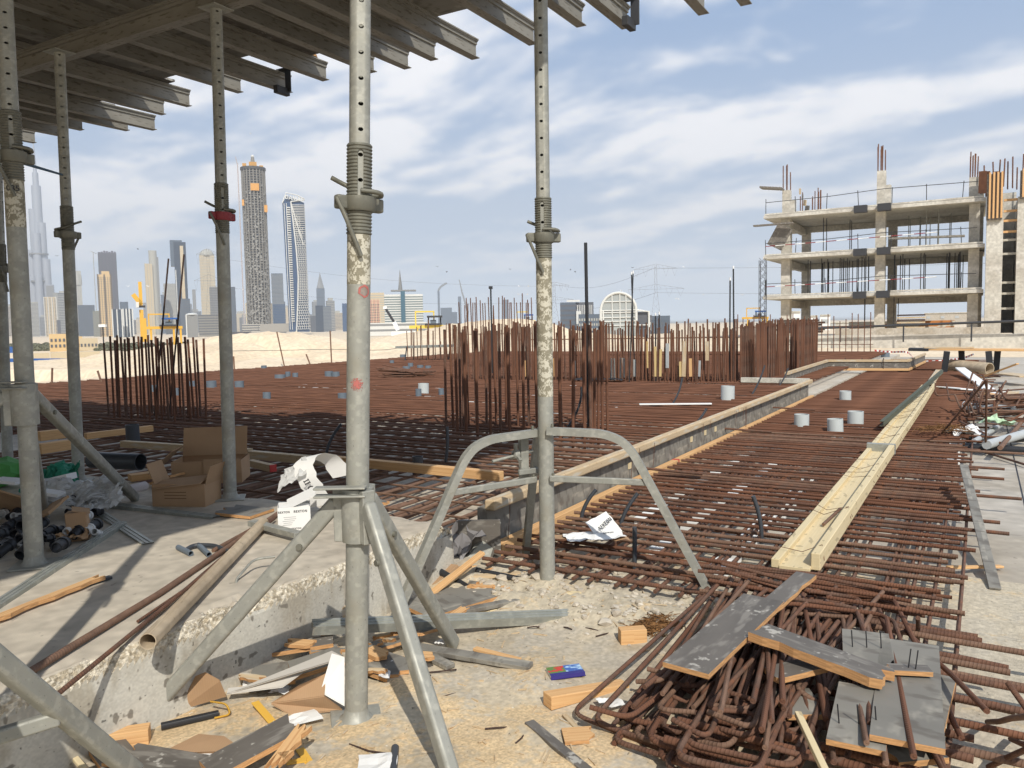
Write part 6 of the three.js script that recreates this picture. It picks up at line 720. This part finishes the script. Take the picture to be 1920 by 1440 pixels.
// cardboard sheets
function foldSheet(label, p, ry, pts, m, name = 'cardboard_sheet', cat = 'cardboard') { const q = new THREE.BufferGeometry(), P = []; for (const f of pts) { for (let i = 1; i < f.length - 1; i++) P.push(...f[0], ...f[i], ...f[i + 1]); } const n = P.length / 9, Q = P.slice(); for (let i = 0; i < n; i++) for (let k = 2; k >= 0; k--) Q.push(P[i * 9 + k * 3], P[i * 9 + k * 3 + 1] - 0.005, P[i * 9 + k * 3 + 2]); q.setAttribute('position', new THREE.Float32BufferAttribute(Q, 3)); q.computeVertexNormals(); return solo(name, label, cat, uvBox(q), m, p, [0, ry, 0]); }
const rel = (o) => (x, y, h) => { const p = on(x, y, h); return [p.x - o.x, p.y - o.y, p.z - o.z]; };
{ const o = on(575, 1325, 0.02), r = rel(o); foldSheet('torn brown cardboard lying folded at the foot of the sunlit prop', o, 0, [[r(508, 1318, 0.05), r(545, 1340, 0.015), r(643, 1330, 0.02), r(608, 1304, 0.09)], [r(508, 1318, 0.05), r(608, 1304, 0.09), r(612, 1262, 0.16), r(560, 1285, 0.12)]], mat.card);
  foldSheet('bright white board leaning against the sunlit prop foot', o, 0, [[r(601, 1296, 0.1), r(646, 1322, 0.06), r(646, 1232, 0.22), r(622, 1225, 0.24)]], mat.paper, 'white_board', 'board'); foldSheet('greyish card edge folded back behind the white board', o, 0, [[r(425, 1300, 0.06), r(530, 1287, 0.08), r(622, 1220, 0.2), r(645, 1232, 0.2), r(560, 1262, 0.12), r(534, 1278, 0.09), r(428, 1290, 0.07)]], M({ color: new THREE.Color(0.5, 0.47, 0.42), side: THREE.DoubleSide })); }
{ const o = on(385, 1310, 0.02), r = rel(o); foldSheet('brown cardboard flap standing in the litter at the slab foot', o, 0, [[r(335, 1330, 0.02), r(424, 1304, 0.05), r(412, 1275, 0.13), r(385, 1260, 0.17)], [r(335, 1330, 0.02), r(385, 1260, 0.17), r(366, 1268, 0.15)]], mat.card); }
{ const o = on(380, 1410, 0.01), r = rel(o); foldSheet('flat brown cardboard sheet among sawdust with white paper under it', o, 0, [[r(300, 1412, 0.02), r(460, 1408, 0.03), r(420, 1380, 0.035), r(372, 1376, 0.03)]], mat.card); foldSheet('white sheet of paper peeping from under the flat cardboard', o, 0, [[r(325, 1428, 0.015), r(400, 1450, 0.012), r(462, 1412, 0.018), r(378, 1404, 0.022)]], mat.paper, 'paper_sheet', 'paper'); }
for (const [x, y, w, d, l, s] of [[708, 1436, 0.13, 0.13, 'white paper scrap beside the short grey tube', 41], [560, 1352, 0.16, 0.09, 'pale paper scrap behind the yellow strap', 42], [1153, 1322, 0.075, 0.05, 'white foam chip between the bent bar ends', 43], [1132, 1316, 0.05, 0.045, 'smaller white foam chip by the bent bars', 44]]) solo('paper_scrap', l, 'paper', crumple(w, d, 0.012, s, 4, 4), mat.paper, on(x, y, 0.03), [0, rr(0, 1), 0]);
pipeLay('tube_piece', 'short grey tube lying end-on beside the paper scrap', 'tube', [741, 1402], [737, 1448], 0.03, 0.03, 0.014, mat.pvcDark, 0.8); pipeLay('black_pipe', 'black plastic tube lying in sawdust at the slab foot', 'tube', [302, 1362], [410, 1338], 0.03, 0.03, 0.014, mat.black, 0.8);
rod('yellow_strap', 'looped yellow packing strap on the black tube', 'strap', [[395, 1315, 0.06], [425, 1320, 0.07], [433, 1340, 0.03], [402, 1346, 0.03]], 0.004, mat.yellow, 4); { const st = (a, b, l, w = 0.03) => { const A = on(...a), B = on(...b); aim(solo('yellow_strap', l, 'strap', box(A.distanceTo(B), 0.003, w), mat.yellow), A, B); }; st([478, 1316, 0.045], [526, 1372, 0.02], 'flat yellow strap lying from the cardboard into the sawdust'); st([562, 1404, 0.02], [592, 1448, 0.015], 'flat yellow strap end crossing under the snapped board'); st([538, 1430, 0.018], [575, 1424, 0.022], 'short yellow strap crossing the other strap end'); }
board('plywood_offcut', 'dark scuffed board with a snapped splintery end in the sawdust', 'plywood', [390, 1452], [556, 1362], 0.05, 0.1, 0.14, 0.02, filmPly, { r1: 0.03 }); board('wood_splinter', 'pale torn wood face on the snapped end of the dark board', 'wood splinter', [516, 1442], [572, 1368], 0.09, 0.115, 0.055, 0.018, rawPly, { r0: 0.1, r1: 0.05, edge: 0.02 });
board('plywood_offcut', 'black curved board end lying before the flat cardboard', 'plywood', [215, 1420], [400, 1452], 0.04, 0.03, 0.14, 0.02, filmPly, { r0: 0.08 }); stick('timber', 'short orange timber stub at the slab foot', 'timber', [188, 1392], [281, 1378], 0.035, 0.035, 0.06, 0.07, mat.pine); stick('wood_strip', 'bright slim wood sliver under the tripod leg', 'wood strip', [28, 1292], [165, 1450], 0.1, 0.03, 0.02, 0.016, mat.chan); board('plywood_offcut', 'dirty plywood wedge under the tripod leg and sliver', 'plywood', [120, 1300], [235, 1448], 0.03, 0.03, 0.12, 0.018, filmPly); board('plywood_offcut', 'broken brown plywood corner beside the wood sliver', 'plywood', [0, 1420], [110, 1400], 0.03, 0.03, 0.25, 0.018, dustPly, { r1: 0.08 });
stick('plywood_strip', 'long plywood strip pointing at the blue booklet', 'plywood', [782, 1214], [996, 1250], 0.035, 0.025, 0.055, 0.022, mat.film2, 0.1); stick('plywood_strip', 'short plywood strip crossed under the long one', 'plywood', [760, 1208], [845, 1250], 0.02, 0.018, 0.05, 0.02, mat.film2); stick('plywood_strip', 'orange lath beside the long plywood strip', 'wood strip', [890, 1216], [975, 1238], 0.02, 0.02, 0.03, 0.015, mat.pine);
board('plywood_offcut', 'large grey plywood piece lying before the bent tripod', 'plywood', [775, 1150], [915, 1108], 0.035, 0.035, 0.3, 0.02, film2Ply, { r1: 0.05 }); board('plywood_offcut', 'fresh orange plywood face beside the large grey piece', 'plywood', [872, 1100], [962, 1112], 0.035, 0.03, 0.12, 0.014, rawPly, { r0: 0.04, r1: 0.05, edge: 0.02 }); stick('plywood_strip', 'grey topped lath with an orange side on the large plywood', 'wood strip', [868, 1146], [988, 1122], 0.045, 0.04, 0.05, 0.022, mat.film2); board('wood_splinter', 'pale splinter pointing out from the large plywood', 'wood splinter', [828, 1172], [872, 1142], 0.04, 0.05, 0.05, 0.012, rawPly, { r0: 0.04, r1: 0.03 }); stick('wood_strip', 'orange lath under the galvanised channel', 'wood strip', [775, 1178], [960, 1150], 0.025, 0.02, 0.03, 0.014, mat.pine); stick('wood_strip', 'thin white lath beside the orange laths', 'wood strip', [880, 1150], [975, 1138], 0.02, 0.018, 0.018, 0.012, mat.chan);
for (const [a, b, h1, h2, w, m, l] of [[[800, 1120], [905, 1036], 0.04, 0.2, 0.04, 'pine', 'orange lath leaning into the form corner'], [[812, 1108], [880, 1060], 0.05, 0.14, 0.05, 'pineDust', 'dusty lath leaning into the form corner'], [[860, 1068], [945, 1052], 0.06, 0.05, 0.06, 'pine', 'orange offcut lying at the form corner'], [[885, 1082], [1000, 1074], 0.06, 0.05, 0.04, 'pineDust', 'flat lath below the form corner'], [[805, 1098], [850, 1060], 0.03, 0.1, 0.09, 'card', 'brown block against the slab corner']]) stick('wood_strip', l, 'wood strip', a, b, h1, h2, w, 0.02, mat[m], rr(-0.3, 0.3));
pipeLay('black_pipe', 'black tube lying before the mortar-splashed prop', 'tube', [893, 1070], [1012, 1094], 0.07, 0.04, 0.018, mat.black, 0.8); pipeLay('black_pipe', 'black tube leaning at the slab corner', 'tube', [812, 1064], [880, 1104], 0.1, 0.04, 0.02, mat.black, 0.8); solo('plastic_scrap', 'grey crumpled plastic in the corner of the edge form', 'plastic', crumple(0.34, 0.3, 0.14, 51, 9, 8), M({ color: new THREE.Color(0.2, 0.19, 0.19), roughness: 0.4, side: THREE.DoubleSide }), on(862, 1035, 0.1), [0.3, 0.5, 0.5]); foldSheet('bent sheet metal scrap at the form corner', on(910, 1040, 0.08), 0, [[[-0.12, 0, 0.1], [0.03, 0.0, 0.06], [0.1, 0.2, -0.02], [0.02, 0.18, -0.05]]], mat.galv, 'metal_scrap', 'metal scrap');
{ const t = solo('wood_block', 'square cut timber block standing alone on the floor', 'wood block', rbox(0.125, 0.075, 0.06, 0.004), mat.pine, on(1186, 1192, 0.04), [0, 0.1, 0]); }
stick('wood_strip', 'short orange lath resting beside the fibre clump', 'wood strip', [1212, 1172], [1263, 1134], 0.03, 0.04, 0.04, 0.02, mat.pine); stick('wood_block', 'pale rounded block beside the splashed prop', 'wood block', [1050, 1118], [1088, 1122], 0.035, 0.035, 0.05, 0.06, mat.chan); board('wood_strip', 'flat orange plank offcut behind the pale rounded block', 'wood strip', [1046, 1088], [1132, 1090], 0.03, 0.03, 0.07, 0.018, rawPly); board('wood_splinter', 'torn orange wood scrap against the pale block', 'wood splinter', [1042, 1096], [1075, 1108], 0.03, 0.03, 0.05, 0.018, rawPly, { r0: 0.03, r1: 0.03, edge: 0.02 });
solo('dry_leaf', 'yellow dry leaf beside the splashed prop', 'leaf', sheet([[-0.05, 0], [-0.02, 0.025], [0.02, 0.03], [0.06, 0.005], [0.03, -0.02], [-0.01, -0.03]], 0.002), M({ color: new THREE.Color(0.5, 0.38, 0.07) }), on(1038, 1126, 0.022), [0.2, 0.4, 0.15]);
{ const p = on(1246, 1178, 0.02), q = []; for (let i = 0; i < 900; i++) { const a = rr(0, 6.3), r = sqrt(rnd()), c = V3(cos(a) * r * 0.2, 0.07 * (1 - r * r) * rnd(), sin(a) * r * 0.1 - cos(a) * r * 0.06); q.push(tube([c, c.clone().add(V3(rr(-0.03, 0.03), rr(-0.005, 0.012), rr(-0.03, 0.03))), c.clone().add(V3(rr(-0.06, 0.06), rr(-0.02, 0.012), rr(-0.05, 0.05)))], 0.0016, 3, false)); } const m = new THREE.IcosahedronGeometry(1, 3).scale(0.17, 0.045, 0.09); q.push(uvBox(m)); solo('fibre_clump', 'clump of brown coconut fibre at the edge of the bent bar heap', 'fibre', merge(q), mat.coir, p); }
// blue booklet
{ const t = thing('booklet', 'blue booklet with a red and green printed cover lying on the floor', 'booklet', on(1060, 1263, 0.02), 0.25), cv = tex(128, 64, (x, y) => { const n = fbm(x * 5, y * 5, 5, 4, 401); let c = [44, 38, 120]; if (y > 0.25) { c = mixc([58, 96, 170], [180, 210, 230], sstep(0.5, 0.7, n)); if (x < 0.5) c = mixc([196, 60, 44], [92, 128, 60], sstep(0.45, 0.55, fbm(x * 6, y * 6, 6, 3, 405))); } return c; }, 1, 1), q = new THREE.PlaneGeometry(0.15, 0.075).rotateX(-PI / 2); part(t, 'pages', rbox(0.15, 0.014, 0.074, 0.003), mat.paper, [0, 0.007, 0]); part(t, 'cover', q, M({ map: cv, roughness: 0.4 }), [0, 0.0165, -0.002], [0.06, 0, 0]); part(t, 'back_cover', box(0.152, 0.003, 0.077), M({ color: new THREE.Color(0.03, 0.02, 0.16) }), [0.002, -0.001, 0.002]); part(t, 'spine', box(0.15, 0.016, 0.003), M({ color: new THREE.Color(0.04, 0.03, 0.2) }), [0, 0.007, 0.0385]); }
{ const A = on(1026, 1314, 0.035), B = on(1172, 1272, 0.03); const q = rbox(A.distanceTo(B), 0.055, 0.062, 0.004), p = q.attributes.position, L = A.distanceTo(B); for (let i = 0; i < p.count; i++) if (p.getX(i) > L * 0.4) p.setY(i, p.getY(i) * 0.3 - 0.02); aim(solo('timber', 'squared orange timber with a split tapering end near the bent bars', 'timber', q, mat.pine), A, B); }
stick('plywood_strip', 'dark topped plywood strip lying among sawdust below the booklet', 'plywood', [992, 1356], [1102, 1448], 0.02, 0.018, 0.04, 0.022, mat.film, 0); board('osb_chip', 'pale square board chip nailed to the sawdusty floor', 'board', [1056, 1384], [1112, 1380], 0.02, 0.022, 0.1, 0.012, rawPly, { r1: 0.03 }); stick('wood_strip', 'dark nailed lath beside the pale board chip', 'wood strip', [1058, 1340], [1082, 1366], 0.015, 0.015, 0.02, 0.01, mat.pineDust);
// printed paper and cardboard on the mat
{ const p = on(1118, 1012, 0.16), t = thing('printed_paper', 'torn white printed carton wall lying on the mat by the bent tripod', 'paper', p, 0.1); part(t, 'sheet', crumple(0.36, 0.17, 0.035, 61, 10, 6), mat.paper, [-0.02, 0.02, 0.03], [0, 0.1, 0]); part(t, 'raised_sheet', crumple(0.17, 0.17, 0.02, 62, 6, 6), mat.paper, [0.06, 0.06, -0.06], [0.75, 0.5, 0]); lettersOn(t, 'REXTON', 0.026, [0.062, 0.092, -0.028], [-0.75, 0.35, 0.75]); part(t, 'brown_side', crumple(0.24, 0.12, 0.02, 63, 5, 4), mat.card, [-0.17, 0.01, -0.02]); part(t, 'brown_side', crumple(0.12, 0.1, 0.02, 64, 4, 4), mat.card, [0.13, 0.01, 0.05]); lettersOn(t, 'REXTON', 0.013, [0.07, 0.05, 0.03], [-1.4, 0, 0.2]); }
// boards thrown on the bent bars
board('plywood_board', 'long scuffed film-faced board lying over the bent bars', 'plywood', [1285, 1262], [1432, 1128], 0.27, 0.31, 0.175, 0.019, filmPly); board('plywood_board', 'narrower curved board continuing beyond the long scuffed one', 'plywood', [1408, 1175], [1512, 1082], 0.29, 0.33, 0.09, 0.019, filmPly, { edge: 0.015 });
board('plywood_board', 'splintered double plywood board lying across the bent bars', 'plywood', [1418, 1192], [1662, 1284], 0.30, 0.27, 0.125, 0.034, filmPly, { r0: 0.02, r1: 0.04, edge: 0.015 }); board('plywood_board', 'short plywood block under the splintered double board', 'plywood', [1445, 1272], [1535, 1250], 0.23, 0.24, 0.1, 0.02, filmPly, { r0: 0.03 });
const nails = (o, L, pts) => pts.forEach(([x, z]) => part(o, 'nail', tube([V3(x, 0.01, z), V3(x + 0.006, 0.085, z + 0.005)], 0.0022, 5), mat.black));
nails(board('plywood_board', 'grey plywood board with three nails up, tilted beside the heap', 'plywood', [1622, 1296], [1604, 1408], 0.24, 0.21, 0.165, 0.019, film2Ply), 0, [[0.05, -0.05], [0.06, 0.0], [0.08, 0.055]]);
nails(board('plywood_board', 'grey plywood board with three nails lying behind the double board', 'plywood', [1622, 1192], [1630, 1262], 0.24, 0.24, 0.17, 0.019, film2Ply), 0, [[-0.02, -0.05], [-0.01, 0.0], [0.0, 0.05]]);
board('plywood_board', 'large grey plywood board under the nailed offcut', 'plywood', [1705, 1212], [1700, 1402], 0.24, 0.24, 0.2, 0.019, film2Ply); nails(board('plywood_offcut', 'small offcut with two bent nails on the large grey board', 'plywood', [1662, 1258], [1744, 1262], 0.27, 0.27, 0.06, 0.016, filmPly, { r0: 0.02 }), 0, [[0.0, 0.0], [0.02, 0.01]]); board('plywood_board', 'slanted grey plywood half under the large board', 'plywood', [1752, 1272], [1715, 1395], 0.19, 0.2, 0.14, 0.019, film2Ply); board('plywood_board', 'low grey plywood piece at the foot of the heap', 'plywood', [1640, 1410], [1740, 1400], 0.12, 0.12, 0.2, 0.019, film2Ply, { r0: 0.04 }); stick('wood_strip', 'bright lath leaning among the bent bars', 'wood strip', [1496, 1338], [1548, 1448], 0.22, 0.2, 0.022, 0.02, mat.chan); board('plywood_board', 'pale plywood lying low between the bent bars', 'plywood', [1545, 1425], [1680, 1440], 0.06, 0.06, 0.16, 0.019, dustPly); board('plywood_board', 'grey plywood half buried in the bent bar heap', 'plywood', [1480, 1300], [1515, 1350], 0.15, 0.15, 0.14, 0.019, film2Ply);
// splinters, crumbs and rubble
{ const q = [], q2 = []; for (let i = 0; i < 260; i++) { const p = on(rr(450, 1330), rr(1075, 1440), 0); const u = p.dot(U), v = p.dot(VV); if (v < -2.6) continue; const a = rr(0, 6.3), L = rr(0.01, 0.07) * (rnd() < 0.2 ? 1.6 : 1); q.push(uvBox(new THREE.BoxGeometry(L, rr(0.002, 0.006), rr(0.002, 0.008)).rotateZ(rr(-0.1, 0.1)).rotateY(a).translate(p.x, FH(u, v) + 0.006, p.z))); }
  const m = new THREE.Mesh(merge(q), mat.pineDust); m.name = 'wood_crumbs'; scene.add(tag(stuff(finish(m)), 'scattered wood splinters and chips on the working floor', 'splinters'));
  for (let i = 0; i < 360; i++) { const u = 3.35 + 0.85 * Math.pow(rnd(), 0.7), v = rr(-2.5, -1.0), r = rr(0.006, 0.02) * (rnd() < 0.1 ? 2 : 1), e = new THREE.IcosahedronGeometry(r, 0), pp = e.attributes.position; for (let k = 0; k < pp.count; k++) { const s = 0.7 + 0.6 * hsh(floor(pp.getX(k) * 900), floor(pp.getY(k) * 900), i); pp.setXYZ(k, pp.getX(k) * s * 1.2, pp.getY(k) * s * 0.7, pp.getZ(k) * s); } e.computeVertexNormals(); const w = g(u, v, FH(u, v) + r * 0.3); q2.push(uvBox(e.rotateY(rr(0, 6)).translate(w.x, w.y, w.z))); }
  const m2 = new THREE.Mesh(merge(q2), mat.slab); m2.name = 'mortar_rubble'; scene.add(tag(stuff(finish(m2)), 'crumbled mortar rubble along the front of the mat', 'rubble')); }
for (const [x, y, a, L] of [[835, 1305, 0.5, 0.09], [1110, 1180, -0.6, 0.07], [1130, 1190, 0.5, 0.08], [975, 1385, 1.1, 0.07], [930, 1365, 0.1, 0.08], [700, 1405, -0.4, 0.2], [1000, 1176, 0.1, 0.06], [1065, 1178, -0.7, 0.05], [1240, 1140, 0.5, 0.12], [1215, 1120, -0.5, 0.1], [790, 1262, -0.5, 0.1], [830, 1258, 0.2, 0.12]]) solo('bent_nail', 'thin dark wire scrap lying on the dusty floor', 'wire', tube([V3(-L / 2, 0, 0), V3(0, 0.006, L * 0.12), V3(L / 2, 0, 0)], 0.0035, 5), mat.rustDark, on(x, y, 0.016), [0, a, 0], 'wire scraps on the floor');
for (let i = 0; i < 30; i++) { const near = i < 18, x = near ? rr(440, 800) : rr(800, 1010), y = near ? rr(1195, 1275) - (x - 440) * 0.06 : rr(1062, 1112), a = rr(-0.5, 0.3), L = rr(20, 75), k = i % 3; board('wood_splinter', k === 2 ? 'grey plywood sliver in the litter between the slab foot and the mat' : 'broken orange wood sliver in the litter between the slab foot and the mat', 'wood splinter', [x, y], [x + cos(a) * L, y + sin(a) * L * 0.6], rr(0.02, 0.07), rr(0.02, 0.07), rr(0.015, 0.06), 0.014, k === 2 ? film2Ply : k ? dustPly : rawPly, { r0: 0.04, r1: 0.04, edge: 0.01, roll: rr(-0.3, 0.3), group: 'slivers in the floor litter' }); }
for (let i = 0; i < 8; i++) solo('paper_scrap', 'small torn white paper scrap in the litter at the slab foot', 'paper', crumple(rr(0.04, 0.1), rr(0.03, 0.06), 0.02, 80 + i, 6, 5), mat.paper, on(rr(430, 830), rr(1190, 1300), rr(0.02, 0.06)), [rr(-0.4, 0.4), rr(0, 6), 0], 'paper scraps in the litter');
renderer.render(scene, camera);
